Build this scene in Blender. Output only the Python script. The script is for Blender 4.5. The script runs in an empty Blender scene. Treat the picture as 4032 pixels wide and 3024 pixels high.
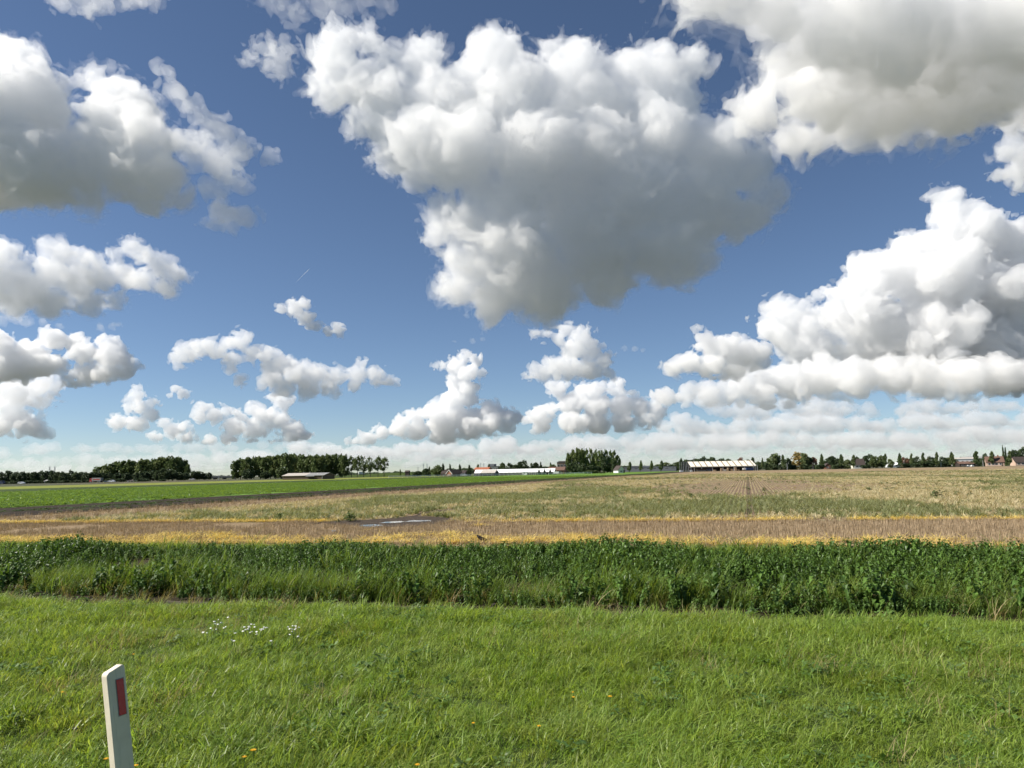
import bpy, bmesh, math, random, time
import numpy as np
from mathutils import Vector, Matrix, Euler
T0 = time.time()
scene = bpy.context.scene
COL = bpy.context.collection

# ------------------------------------------------------------------ camera
W0, H0, F = 4032.0, 3024.0, 2915.0          # picture size and focal length in its pixels
CAMZ = 2.1
PITCH, ROLL = math.radians(6.75), math.radians(1.05)
cam_d = bpy.data.cameras.new('camera')
cam = bpy.data.objects.new('camera', cam_d)
COL.objects.link(cam)
cam_d.sensor_width = 36.0
cam_d.lens = 36.0 * F / W0
cam_d.clip_start, cam_d.clip_end = 0.1, 150000
ROT = Matrix.Rotation(math.radians(90) + PITCH, 3, 'X') @ Matrix.Rotation(-ROLL, 3, 'Z')
cam.matrix_world = Matrix.Translation((0, 0, CAMZ)) @ ROT.to_4x4()
scene.camera = cam
RN = np.array(ROT)

# ------------------------------------------------------------------ sky, sun, exposure
SUN_EL, SUN_AZ = math.radians(42), math.radians(-95)     # azimuth clockwise from +Y: the sun stands to the left
SUN_DIR = Vector((math.sin(SUN_AZ) * math.cos(SUN_EL), math.cos(SUN_AZ) * math.cos(SUN_EL), math.sin(SUN_EL)))
world = bpy.data.worlds.new('World')
scene.world = world
world.use_nodes = True
_nt = world.node_tree
_sky = _nt.nodes.new('ShaderNodeTexSky')
_sky.sky_type = 'NISHITA'
_sky.sun_disc = False
_sky.sun_elevation, _sky.sun_rotation = SUN_EL, SUN_AZ
_sky.air_density, _sky.dust_density, _sky.ozone_density, _sky.altitude = 1.0, 1.0, 2.8, 2600
_nt.links.new(_sky.outputs[0], _nt.nodes['Background'].inputs[0])
_nt.nodes['Background'].inputs[1].default_value = 0.061
_sl = bpy.data.lights.new('sun', 'SUN')
_sl.energy, _sl.angle, _sl.color = 4.6, math.radians(0.5), (1.0, 0.945, 0.855)
_so = bpy.data.objects.new('sun', _sl)
COL.objects.link(_so)
_so.rotation_euler = SUN_DIR.to_track_quat('Z', 'Y').to_euler()
vs_ = scene.view_settings
vs_.view_transform, vs_.look, vs_.exposure, vs_.gamma, vs_.use_curve_mapping = 'Standard', 'None', 0.75, 1.0, False
scene.render.engine = 'CYCLES'
cy = scene.cycles
cy.use_denoising, cy.denoiser = True, 'OPENIMAGEDENOISE'
cy.max_bounces, cy.diffuse_bounces, cy.glossy_bounces, cy.transmission_bounces = 16, 3, 2, 4
cy.volume_bounces, cy.transparent_max_bounces = 12, 24
cy.use_adaptive_sampling, cy.adaptive_threshold = True, 0.025
cy.caustics_reflective = cy.caustics_refractive = False

# ------------------------------------------------------------------ helpers
def ray(px, py):
    return RN @ np.array([(px - W0 / 2) / F, -(py - H0 / 2) / F, -1.0])
def at(px, py, D):
    """the point seen at a picture position, D metres ahead"""
    d = ray(px, py); k = D / d[1]
    return np.array([d[0] * k, D, CAMZ + d[2] * k])
def ground(px, py, z=0.0):
    """the point of the level ground seen at a picture position"""
    d = ray(px, py); k = (z - CAMZ) / d[2]
    return np.array([d[0] * k, d[1] * k, z])
def tag(o, label=None, cat=None, group=None, kind=None):
    if label: o['label'] = label
    if cat: o['category'] = cat
    if group: o['group'] = group
    if kind: o['kind'] = kind
    return o
def link(name, me, mat=None, parent=None, loc=None, rz=0.0):
    o = bpy.data.objects.new(name, me)
    COL.objects.link(o)
    if mat is not None and me is not None and not me.materials: me.materials.append(mat)
    if parent is not None: o.parent = parent
    if loc is not None: o.location = loc
    if rz: o.rotation_euler[2] = rz
    return o
def empty(name, loc=(0, 0, 0), rz=0.0):
    o = bpy.data.objects.new(name, None)
    COL.objects.link(o)
    o.empty_display_size = 0.3
    o.location = loc
    o.rotation_euler[2] = rz
    return o
def copy_tree(o, parent=None):
    c = o.copy(); COL.objects.link(c); c.parent = parent
    for ch in o.children: copy_tree(ch, c)
    return c
def mesh_of(V, Fc, name='m', smooth=False):
    me = bpy.data.meshes.new(name)
    me.from_pydata([tuple(v) for v in V], [], [tuple(f) for f in Fc])
    me.update()
    if smooth: me.shade_smooth()
    return me
class MB:
    """collects boxes, bars, prisms into one mesh"""
    def __init__(s): s.v = []; s.f = []
    def add(s, V, Fc):
        n = len(s.v); s.v += [tuple(v) for v in V]; s.f += [tuple(i + n for i in f) for f in Fc]; return s
    def box(s, x0, x1, y0, y1, z0, z1):
        return s.add([(x0,y0,z0),(x1,y0,z0),(x1,y1,z0),(x0,y1,z0),(x0,y0,z1),(x1,y0,z1),(x1,y1,z1),(x0,y1,z1)],
                     [(0,3,2,1),(4,5,6,7),(0,1,5,4),(1,2,6,5),(2,3,7,6),(3,0,4,7)])
    def prism(s, poly, y0, y1):
        """poly of (x, z) going round, extruded along y"""
        n = len(poly)
        V = [(x, y0, z) for x, z in poly] + [(x, y1, z) for x, z in poly]
        Fc = [tuple(range(n)), tuple(range(2 * n - 1, n - 1, -1))] + [(i, i + n, (i + 1) % n + n, (i + 1) % n) for i in range(n)]
        return s.add(V, Fc)
    def prism_x(s, poly, x0, x1):
        n = len(poly)
        V = [(x0, y, z) for y, z in poly] + [(x1, y, z) for y, z in poly]
        Fc = [tuple(range(n - 1, -1, -1)), tuple(range(n, 2 * n))] + [(i, (i + 1) % n, (i + 1) % n + n, i + n) for i in range(n)]
        return s.add(V, Fc)
    def tube(s, pts, rad, n=6):
        pts = [Vector(p) for p in pts]
        if not hasattr(rad, '__len__'): rad = [rad] * len(pts)
        V = []; Fc = []
        for i, p in enumerate(pts):
            d = (pts[min(i + 1, len(pts) - 1)] - pts[max(i - 1, 0)]).normalized()
            a = d.cross(Vector((0.31, 0.95, 0.05)) if abs(d.z) > .5 else Vector((0, 0, 1))).normalized(); b = d.cross(a)
            for j in range(n):
                t = 2 * math.pi * j / n
                V.append(p + (a * math.cos(t) + b * math.sin(t)) * rad[i])
        for i in range(len(pts) - 1):
            for j in range(n):
                k = (j + 1) % n
                Fc.append((i*n+j, i*n+k, (i+1)*n+k, (i+1)*n+j))
        Fc += [tuple(range(n - 1, -1, -1)), tuple(range((len(pts)-1)*n, len(pts)*n))]
        return s.add(V, Fc)
    def mesh(s, name='m', smooth=False): return mesh_of(s.v, s.f, name, smooth)
    def build(s, name, mat, parent=None, loc=None, rz=0.0, smooth=False):
        return link(name, s.mesh(name, smooth), mat, parent, loc, rz)

# value noise on points
_tab = np.random.default_rng(5).random((64, 64, 64)).astype(np.float32) * 2 - 1
def vnoise(p):
    i = np.floor(p).astype(np.int32); f = (p - i).astype(np.float32); f = f * f * f * (f * (f * 6 - 15) + 10)
    i0 = i & 63; i1 = (i + 1) & 63
    x0, y0, z0 = i0.T; x1, y1, z1 = i1.T; fx, fy, fz = f.T
    a = _tab[x0,y0,z0]; a = a + (_tab[x1,y0,z0] - a) * fx; b = _tab[x0,y1,z0]; b = b + (_tab[x1,y1,z0] - b) * fx
    c = _tab[x0,y0,z1]; c = c + (_tab[x1,y0,z1] - c) * fx; d = _tab[x0,y1,z1]; d = d + (_tab[x1,y1,z1] - d) * fx
    a = a + (b - a) * fy; c = c + (d - c) * fy
    return a + (c - a) * fz

# materials
def new_mat(name):
    m = bpy.data.materials.new(name); m.use_nodes = True
    return m, m.node_tree, m.node_tree.nodes['Principled BSDF']
def N(nt, typ, **kw):
    n = nt.nodes.new(typ)
    for k, v in kw.items(): setattr(n, k, v)
    return n
def noise_node(nt, scale, detail=4.0, rough=0.55, vec=None, dist=0.0):
    n = N(nt, 'ShaderNodeTexNoise')
    n.inputs['Scale'].default_value = scale; n.inputs['Detail'].default_value = detail
    n.inputs['Roughness'].default_value = rough; n.inputs['Distortion'].default_value = dist
    if vec is not None: nt.links.new(vec, n.inputs['Vector'])
    return n
def ramp(nt, fac, stops):
    r = N(nt, 'ShaderNodeValToRGB')
    el = r.color_ramp.elements
    while len(el) < len(stops): el.new(0.5)
    for e, (p, c) in zip(el, stops):
        e.position = p; e.color = (*c, 1) if len(c) == 3 else c
    nt.links.new(fac, r.inputs[0])
    return r
def mix_col(nt, fac, a, b, mode='MIX'):
    m = N(nt, 'ShaderNodeMix', data_type='RGBA', blend_type=mode)
    for s, v in ((m.inputs[0], fac), (m.inputs[6], a), (m.inputs[7], b)):
        if hasattr(v, 'default_value') or hasattr(v, 'is_linked'): nt.links.new(v, s)
        elif isinstance(v, (int, float)): s.default_value = v
        else: s.default_value = (*v, 1)
    return m.outputs[2]
def mat_noisy(name, c0, c1, scale, rough=0.85, spec=0.3, detail=4.0, bump=0.0, metal=0.0, stretch=None):
    """two colours mixed by noise, in object space, with some relief"""
    m, nt, b = new_mat(name)
    tc = N(nt, 'ShaderNodeTexCoord'); vec = tc.outputs['Object']
    if stretch:
        mp = N(nt, 'ShaderNodeMapping'); mp.inputs['Scale'].default_value = stretch; nt.links.new(vec, mp.inputs[0]); vec = mp.outputs[0]
    n = noise_node(nt, scale, detail, vec=vec)
    r = ramp(nt, n.outputs['Fac'], [(0.3, c0), (0.7, c1)])
    nt.links.new(r.outputs[0], b.inputs['Base Color'])
    b.inputs['Roughness'].default_value = rough; b.inputs['Specular IOR Level'].default_value = spec; b.inputs['Metallic'].default_value = metal
    if bump:
        bp = N(nt, 'ShaderNodeBump'); bp.inputs['Strength'].default_value = bump; bp.inputs['Distance'].default_value = 0.05
        nt.links.new(n.outputs['Fac'], bp.inputs['Height']); nt.links.new(bp.outputs[0], b.inputs['Normal'])
    return m
# ------------------------------------------------------------------ the land: verge, ditch, fields
RD = math.radians(-13.0)                               # direction of the road, ditch and straw strips
UX, UY = math.cos(RD), math.sin(RD)
def uv(u, v): return (u * UX - v * UY, u * UY + v * UX)
def to_uv(x, y): return (x * UX + y * UY, -x * UY + y * UX)
FD = math.radians(18.5)                                # direction of the plough rows and the far field edges
def fs(s, t):
    """s metres to the side of, t metres along the plough rows"""
    return (s * math.cos(FD) + t * math.sin(FD), -s * math.sin(FD) + t * math.cos(FD))
def ground_mat(name, c0, c1, scale, c2=None, scale2=None, amt2=0.5, bump=0.3, stretch=None, rot=0.0):
    m, nt, b = new_mat(name)
    tc = N(nt, 'ShaderNodeTexCoord')
    mp = N(nt, 'ShaderNodeMapping'); mp.inputs['Rotation'].default_value = (0, 0, rot)
    nt.links.new(tc.outputs['Object'], mp.inputs[0])
    vec = mp.outputs[0]
    if stretch:
        mp2 = N(nt, 'ShaderNodeMapping'); mp2.inputs['Scale'].default_value = stretch; nt.links.new(vec, mp2.inputs[0]); vec = mp2.outputs[0]
    n = noise_node(nt, scale, 6, .65, vec)
    col = ramp(nt, n.outputs['Fac'], [(0.32, c0), (0.68, c1)]).outputs[0]
    if c2 is not None:
        n2 = noise_node(nt, scale2, 5, .6, vec)
        r2 = ramp(nt, n2.outputs['Fac'], [(amt2, (0, 0, 0)), (amt2 + .12, (1, 1, 1))])
        col = mix_col(nt, r2.outputs[0], col, c2)
    nt.links.new(col, b.inputs['Base Color'])
    b.inputs['Roughness'].default_value = .95; b.inputs['Specular IOR Level'].default_value = .1
    if bump:
        bp = N(nt, 'ShaderNodeBump'); bp.inputs['Strength'].default_value = bump; bp.inputs['Distance'].default_value = .1
        nt.links.new(n.outputs['Fac'], bp.inputs['Height']); nt.links.new(bp.outputs[0], b.inputs['Normal'])
    return m
M_LAND = ground_mat('far_land', (.055, .065, .035), (.085, .088, .055), .02, (.12, .10, .065), .006, .52, bump=0)
M_VERGE = ground_mat('verge_soil', (.03, .05, .015), (.06, .085, .025), 3.0)
M_BANK = ground_mat('bank_soil', (.028, .024, .015), (.06, .047, .028), 2.0)
M_STRAW = ground_mat('straw_ground', (.19, .138, .08), (.30, .22, .13), 4.0, bump=.5)
M_SOIL = ground_mat('tilled_soil', (.20, .145, .09), (.32, .24, .15), 1.2, (.27, .25, .13), .11, .5, bump=.5)
nt = M_SOIL.node_tree; b = nt.nodes['Principled BSDF']; src = b.inputs['Base Color'].links[0].from_socket
tc = N(nt, 'ShaderNodeTexCoord'); mp = N(nt, 'ShaderNodeMapping'); mp.inputs['Rotation'].default_value = (0, 0, math.radians(17.4)); nt.links.new(tc.outputs['Object'], mp.inputs[0])
wv = N(nt, 'ShaderNodeTexWave', wave_type='BANDS', bands_direction='X'); wv.inputs['Scale'].default_value = 1.047; wv.inputs['Distortion'].default_value = .6; wv.inputs['Detail'].default_value = 2; wv.inputs['Detail Scale'].default_value = 3
nt.links.new(mp.outputs[0], wv.inputs['Vector'])
rr_ = ramp(nt, wv.outputs['Fac'], [(.35, (0, 0, 0)), (.65, (.85, .85, .85))])
nt.links.new(mix_col(nt, rr_.outputs[0], src, (.155, .105, .07)), b.inputs['Base Color'])
M_TAN = ground_mat('tan_stubble', (.20, .145, .085), (.31, .23, .135), .8, (.20, .19, .09), .15, .58, stretch=(1, .15, 1), rot=FD)
M_CROP = ground_mat('green_crop_ground', (.09, .165, .026), (.13, .22, .038), .9, (.06, .115, .018), .35, .60, bump=.6, stretch=(1, .5, 1), rot=FD)
M_DKGRN = ground_mat('dark_crop_ground', (.035, .06, .014), (.06, .085, .02), .5)
M_YEL = ground_mat('yellow_green_ground', (.15, .18, .035), (.24, .25, .05), .3, (.11, .16, .03), .1, .55)
M_MUD = ground_mat('wet_mud', (.045, .035, .026), (.085, .066, .05), 2.5, bump=.6)

def sheet(name, pts, z, mat, kind='structure'):
    me = mesh_of([(p[0], p[1], z) for p in pts], [tuple(range(len(pts)))], name)
    if me.polygons[0].normal.z < 0: me.flip_normals()
    return tag(link(name, me, mat), kind=kind)
def profile(name, prof, mat, us, amp=0.0, fr=.7, seed=0.0):
    """a strip along the road with the given (v, z) cross-section"""
    V = []; Fc = []
    for u in us:
        for v, z in prof: V.append((*uv(u, v), z))
    n = len(prof)
    for i in range(len(us) - 1):
        for j in range(n - 1): Fc.append((i*n+j, (i+1)*n+j, (i+1)*n+j+1, i*n+j+1))
    V = np.array(V, np.float32)
    if amp:
        P = np.stack([V[:, 0] * fr, V[:, 1] * fr, np.full(len(V), 3.7 + seed)], 1).astype(np.float32)
        V[:, 2] += amp * (vnoise(P) + .5 * vnoise(P * 2.7))
    me = mesh_of(V.tolist(), Fc, name, True)
    if me.polygons[0].normal.z < 0: me.flip_normals()
    return tag(link(name, me, mat), kind='structure')
BIG = 60000.0
US = [-BIG, -400, -120] + [x * .5 for x in range(-80, 81)] + [120, 400, BIG]
VE = 11.15          # verge edge
sheet('ground', [uv(-BIG, 20.4), uv(BIG, 20.4), uv(BIG, BIG), uv(-BIG, BIG)], -.02, M_LAND)
sheet('roadside_ground', [uv(-BIG, -BIG), uv(BIG, -BIG), uv(BIG, -3.0), uv(-BIG, -3.0)], -.02, M_VERGE)
def verge_z(v): return 0.0 if v < VE - .8 else -.14 * (v - VE + .8) ** 1.5
verge_prof = [(-3.2, 0.0)] + [(-2.5 + .5 * i, verge_z(-2.5 + .5 * i)) for i in range(28)]
profile('verge', [(v, z) for v, z in verge_prof if v <= VE] + [(VE + .2, -.15), (VE + .6, -.42), (VE + 1.2, -.85), (VE + 1.7, -1.25)], M_VERGE, US, amp=.05, fr=.8)
profile('ditch_bank', [(13.72, -1.25), (13.74, -.45), (14.3, -.41), (15.2, -.42), (16.2, -.38), (17.3, -.32), (18.4, -.25), (19.4, -.15), (20.0, -.05), (20.8, -.05)], M_BANK, US, amp=.05, fr=.6, seed=4)
m, nt, b = new_mat('ditch_water'); b.inputs['Base Color'].default_value = (.012, .014, .010, 1); b.inputs['Roughness'].default_value = .06
nw = noise_node(nt, 6.0, 3); bp = N(nt, 'ShaderNodeBump'); bp.inputs['Strength'].default_value = .08; nt.links.new(nw.outputs['Fac'], bp.inputs['Height']); nt.links.new(bp.outputs[0], b.inputs['Normal'])
M_WATER = m
sheet('ditch_water', [uv(-BIG, VE + .9), uv(BIG, VE + .9), uv(BIG, 13.73), uv(-BIG, 13.73)], -.72, M_WATER)
# straw-strewn strip beside the ditch, then the withered field
sheet('straw_strip_field', [uv(-900, 20.2), uv(900, 20.2), uv(900, 31.0), uv(-900, 31.0)], .0, M_STRAW)
S0 = -34.0
def field_poly(s0, s1, t0, t1): return [fs(s0, t0), fs(s1, t0), fs(s1, t1), fs(s0, t1)]
def cut_v(poly, v0):
    """keep the part of a polygon beyond v0 across the road"""
    out = []
    for i in range(len(poly)):
        a, b = poly[i - 1], poly[i]; va, vb = to_uv(*a)[1] - v0, to_uv(*b)[1] - v0
        if va * vb < 0:
            k = va / (va - vb); out.append((a[0] + (b[0] - a[0]) * k, a[1] + (b[1] - a[1]) * k))
        if vb >= 0: out.append(b)
    return out
sheet('onion_field', cut_v(field_poly(S0, 900, -60, 268), 30.6), .006, M_SOIL)
sheet('tan_stubble_field', field_poly(S0 - 6.5, 900, 268, 490), .004, M_TAN)
sheet('stubble_path', cut_v(field_poly(S0 - 8, S0, -60, 268), 30.6), .008, M_TAN)
sheet('green_crop_field', cut_v(field_poly(-136, -56, -100, 620), 33), .006, M_CROP)
sheet('dark_green_strip', field_poly(-182, -136, -100, 620), .004, M_DKGRN)
sheet('yellow_green_strip', field_poly(-262, -182, -100, 620), .004, M_YEL)
# the dark cut of the drain between stubble and crop
V = []; Fc = []
ts = list(range(-60, 640, 10))
for t in ts:
    for s, z in ((-56.2, .012), (-55.4, -.014), (-53.5, -.016), (-50.0, .010), (-48.6, .05), (-45, .10), (-42.2, .012)):
        V.append((*fs(s, t), z))
for i in range(len(ts) - 1):
    for j in range(6): Fc.append((i*7+j, i*7+j+1, (i+1)*7+j+1, (i+1)*7+j))
me = mesh_of(V, Fc, 'field_drain', True)
if me.polygons[0].normal.z < 0: me.flip_normals()
M_DRAIN = ground_mat('dark_cut_soil', (.022, .016, .011), (.05, .038, .026), .8)
tag(link('field_drain', me, M_DRAIN), kind='structure')
print('ground', round(time.time() - T0, 1))

# the wet patch: outlines shared by the mud, and kept clear of stubble and straw
MUDS = [[(1200, 2062), (1330, 2066), (1480, 2078), (1640, 2072), (1720, 2062), (1800, 2052), (1760, 2040), (1700, 2034), (1620, 2032), (1560, 2040), (1470, 2046), (1330, 2052)],
        [(1620, 2034), (1700, 2026), (1800, 2013), (1790, 2005), (1740, 2008), (1660, 2020)]]
PUDS = [[(1296, 2096), (1336, 2097), (1326, 2088), (1300, 2088)]]
def in_mud(x, y):
    hit = np.zeros(len(x), bool)
    for poly in MUDS + PUDS:
        P = [ground(px, py)[:2] for px, py in poly]; c = np.zeros(len(x), bool)
        for i in range(len(P)):
            (x0, y0), (x1, y1) = P[i - 1], P[i]
            c ^= ((y0 > y) != (y1 > y)) & (x < (x1 - x0) * (y - y0) / (y1 - y0 + 1e-9) + x0)
        hit |= c
    return hit
# ------------------------------------------------------------------ scatter of small plants
def leaf_mat(name, cols, trans=.35, rough=.55, hue_scale=.35, spec=.25):
    """cols: colour stops picked by a random number per plant"""
    m = bpy.data.materials.new(name); m.use_nodes = True
    nt = m.node_tree; b = nt.nodes['Principled BSDF']; out = nt.nodes['Material Output']
    oi = N(nt, 'ShaderNodeObjectInfo')
    n = len(cols)
    r = ramp(nt, oi.outputs['Random'], [(i / max(1, n - 1), c) for i, c in enumerate(cols)])
    at_ = N(nt, 'ShaderNodeAttribute', attribute_name='leafvar')
    hs = N(nt, 'ShaderNodeHueSaturation')
    mr = N(nt, 'ShaderNodeMapRange'); mr.inputs[3].default_value = 1 - hue_scale; mr.inputs[4].default_value = 1 + hue_scale
    nt.links.new(at_.outputs['Fac'], mr.inputs[0]); nt.links.new(mr.outputs[0], hs.inputs['Value']); nt.links.new(r.outputs[0], hs.inputs['Color'])
    nt.links.new(hs.outputs[0], b.inputs['Base Color'])
    b.inputs['Roughness'].default_value = rough; b.inputs['Specular IOR Level'].default_value = spec
    if trans:
        tr = N(nt, 'ShaderNodeBsdfTranslucent'); mx = N(nt, 'ShaderNodeMixShader'); mx.inputs[0].default_value = trans
        g = mix_col(nt, 1.0, hs.outputs[0], (1.5, 1.4, .7), 'MULTIPLY')
        nt.links.new(g, tr.inputs['Color'])
        nt.links.new(b.outputs[0], mx.inputs[1]); nt.links.new(tr.outputs[0], mx.inputs[2]); nt.links.new(mx.outputs[0], out.inputs['Surface'])
    return m
def with_var(me, vals):
    a = me.attributes.new('leafvar', 'FLOAT', 'FACE'); a.data.foreach_set('value', np.array(vals, np.float32)); return me
def template_set(name, meshes, mat):
    c = bpy.data.collections.new(name)
    for i, me in enumerate(meshes):
        me.materials.append(mat)
        c.objects.link(bpy.data.objects.new('%s_%02d' % (name, i), me))
    return c
_gn = {}
def scatter_tree(coll):
    if coll.name in _gn: return _gn[coll.name]
    g = bpy.data.node_groups.new('scatter_' + coll.name, 'GeometryNodeTree')
    g.interface.new_socket('Geometry', in_out='INPUT', socket_type='NodeSocketGeometry')
    g.interface.new_socket('Geometry', in_out='OUTPUT', socket_type='NodeSocketGeometry')
    i = g.nodes.new('NodeGroupInput'); o = g.nodes.new('NodeGroupOutput')
    ci = g.nodes.new('GeometryNodeCollectionInfo'); ci.inputs['Collection'].default_value = coll
    ci.inputs['Separate Children'].default_value = True; ci.inputs['Reset Children'].default_value = True
    iop = g.nodes.new('GeometryNodeInstanceOnPoints'); iop.inputs['Pick Instance'].default_value = True
    def attr(nm, t):
        a = g.nodes.new('GeometryNodeInputNamedAttribute'); a.data_type = t; a.inputs['Name'].default_value = nm; return a.outputs['Attribute']
    L = g.links.new
    L(i.outputs[0], iop.inputs['Points']); L(ci.outputs[0], iop.inputs['Instance'])
    L(attr('pick', 'INT'), iop.inputs['Instance Index']); L(attr('rot', 'FLOAT_VECTOR'), iop.inputs['Rotation']); L(attr('scl', 'FLOAT_VECTOR'), iop.inputs['Scale'])
    L(iop.outputs[0], o.inputs[0])
    _gn[coll.name] = g
    return g
def scatter(name, P, coll, rng, smin, smax, tilt=.12, spin=math.pi, z_scale=None, pick=None, label=None, scl=None, rotz=None):
    n = len(P); me = bpy.data.meshes.new(name)
    me.vertices.add(n); me.vertices.foreach_set('co', np.asarray(P, np.float32).ravel())
    a = me.attributes.new('pick', 'INT', 'POINT'); a.data.foreach_set('value', (pick if pick is not None else rng.integers(0, len(coll.objects), n)).astype(np.int32))
    r = np.stack([rng.normal(0, tilt, n), rng.normal(0, tilt, n), rng.uniform(-spin, spin, n) + (0 if rotz is None else rotz)], 1).astype(np.float32)
    a = me.attributes.new('rot', 'FLOAT_VECTOR', 'POINT'); a.data.foreach_set('vector', r.ravel())
    s = rng.uniform(smin, smax, n) if scl is None else scl * rng.uniform(smin, smax, n)
    S = np.stack([s, s, s * (z_scale if z_scale is not None else 1)], 1).astype(np.float32)
    a = me.attributes.new('scl', 'FLOAT_VECTOR', 'POINT'); a.data.foreach_set('vector', S.ravel())
    me.update()
    o = link(name, me)
    md = o.modifiers.new('scatter', 'NODES'); md.node_group = scatter_tree(coll)
    o['kind'] = 'stuff'
    if label: o['label'] = label
    return o
def blade(V, Fc, root, az, length, width, bend, lean, segs=3, droop=1.0):
    """a grass blade: root, direction it bends to, arc"""
    dx, dy = math.cos(az), math.sin(az); sx, sy = -dy, dx
    p = Vector(root); ang = lean; st = length / segs; n0 = len(V)
    for k in range(segs + 1):
        w = width * (1 - (k / segs) ** 1.6) * .5 + .0004
        V.append((p.x + sx * w, p.y + sy * w, p.z)); V.append((p.x - sx * w, p.y - sy * w, p.z))
        p = p + Vector((dx * math.sin(ang), dy * math.sin(ang), math.cos(ang))) * st
        ang += bend / segs * droop
    for k in range(segs): Fc.append((n0 + 2*k, n0 + 2*k + 1, n0 + 2*k + 3, n0 + 2*k + 2))
    return segs
def grass_tuft(seed, nb, rad, l0, l1, w, wind=.8, bend=(.6, 1.7), lean=(.1, .6), segs=3):
    r = random.Random(seed); V = []; Fc = []; vals = []
    for i in range(nb):
        a = r.uniform(0, 6.28); q = rad * math.sqrt(r.random())
        az = r.gauss(-.2, 1.1) if r.random() < wind else r.uniform(0, 6.28)
        k = blade(V, Fc, (q * math.cos(a), q * math.sin(a), 0), az, r.uniform(l0, l1), w * r.uniform(.6, 1.3), r.uniform(*bend), r.uniform(*lean), segs)
        vals += [r.random()] * k
    return with_var(mesh_of(V, Fc, 'grass_tuft'), vals)
def nettle(seed, h=.75):
    r = random.Random(seed); V = []; Fc = []; vals = []
    lx, ly = r.uniform(-.12, .2), r.uniform(-.15, .1)
    def pt(t): return Vector((lx * t * t, ly * t * t, h * t))
    mb = MB().tube([pt(0), pt(.5), pt(1)], [.006, .005, .002], 3)
    V += mb.v; Fc += mb.f; vals += [.2] * len(mb.f)
    nodes = 8
    for k in range(nodes):
        t = .22 + .78 * k / (nodes - 1); c = pt(t); L = (.13 - .07 * abs(t - .55)) * r.uniform(.8, 1.2) * (.55 if t > .93 else 1)
        base = (k % 2) * 1.57 + r.uniform(-.4, .4)
        for q in range(4 if k in (2, 3, 4) else 3):
            az = base + q * (6.28 / 3.3) + r.uniform(-.3, .3); d = Vector((math.cos(az), math.sin(az), 0)); s = Vector((-d.y, d.x, 0)); el = r.uniform(-.55, .25)
            st = c + d * .02; mid = st + (d * math.cos(el) + Vector((0, 0, math.sin(el)))) * L * .5; tip = st + (d * math.cos(el - .6) + Vector((0, 0, math.sin(el - .6)))) * L
            w = L * .33; n0 = len(V)
            V += [tuple(st), tuple(mid + s * w + Vector((0, 0, .012))), tuple(tip), tuple(mid - s * w + Vector((0, 0, .012))), tuple(mid - Vector((0, 0, .008)))]
            Fc += [(n0, n0 + 4, n0 + 1), (n0 + 4, n0 + 2, n0 + 1), (n0, n0 + 3, n0 + 4), (n0 + 3, n0 + 2, n0 + 4)]
            v = r.random(); vals += [v] * 4
    return with_var(mesh_of(V, Fc, 'nettle_plant'), vals)
def reed_tuft(seed, nb=13, l0=.7, l1=1.3, w=.021):
    return grass_tuft(seed, nb, .16, l0, l1, w, wind=.75, bend=(1.1, 2.5), lean=(.0, .3), segs=4)
def straw_heap(seed, n=22, rad=.22):
    r = random.Random(seed); V = []; Fc = []; vals = []
    for i in range(n):
        a = r.uniform(0, 6.28); q = rad * math.sqrt(r.random()); z = r.uniform(.01, .09)
        vals += [r.random()] * blade(V, Fc, (q * math.cos(a), q * math.sin(a), z), r.gauss(0, .9) + (math.pi if r.random() < .5 else 0), r.uniform(.15, .35), .014, r.uniform(-.3, .4), r.uniform(1.1, 1.6), 1)
    return with_var(mesh_of(V, Fc, 'straw_heap'), vals)
def stubble_tuft(seed, n=9):
    r = random.Random(seed); V = []; Fc = []; vals = []
    for i in range(n):
        vals += [r.random()] * blade(V, Fc, (r.uniform(-.16, .16), r.uniform(-.05, .05), 0), r.uniform(0, 6.28), r.uniform(.08, .22), .012, r.uniform(-.1, .3), r.uniform(0, .3), 1)
    return with_var(mesh_of(V, Fc, 'stubble_tuft'), vals)
def haulm(seed, n=11, l0=.14, l1=.38, w=.022):
    """a withered onion plant: limp tubular leaves"""
    r = random.Random(seed); V = []; Fc = []; vals = []
    for i in range(n):
        a = r.uniform(0, 6.28); q = r.uniform(0, .10)
        vals += [r.random()] * blade(V, Fc, (q * math.cos(a), q * math.sin(a), 0), r.gauss(0, 1.3), r.uniform(l0, l1), w * r.uniform(.6, 1.4), r.uniform(.6, 2.2), r.uniform(.1, .9), 3)
    return with_var(mesh_of(V, Fc, 'haulm'), vals)
def low_weed(seed, n=26, rad=.16, h=.22, ls=.09):
    r = random.Random(seed); V = []; Fc = []; vals = []
    for i in range(n):
        a = r.uniform(0, 6.28); q = rad * math.sqrt(r.random()); z = h * (1 - (q / rad) ** 2 * .6) * r.uniform(.25, 1)
        c = Vector((q * math.cos(a), q * math.sin(a), z)); az = r.uniform(0, 6.28); el = r.uniform(-.7, .6); L = ls * r.uniform(.6, 1.3)
        d = Vector((math.cos(az) * math.cos(el), math.sin(az) * math.cos(el), math.sin(el))); s = Vector((-math.sin(az), math.cos(az), r.uniform(-.3, .3))) * L * .35
        n0 = len(V); V += [tuple(c), tuple(c + d * L * .5 + s), tuple(c + d * L), tuple(c + d * L * .5 - s)]; Fc.append((n0, n0+1, n0+2, n0+3)); vals.append(r.random())
    return with_var(mesh_of(V, Fc, 'low_weed'), vals)

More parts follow.
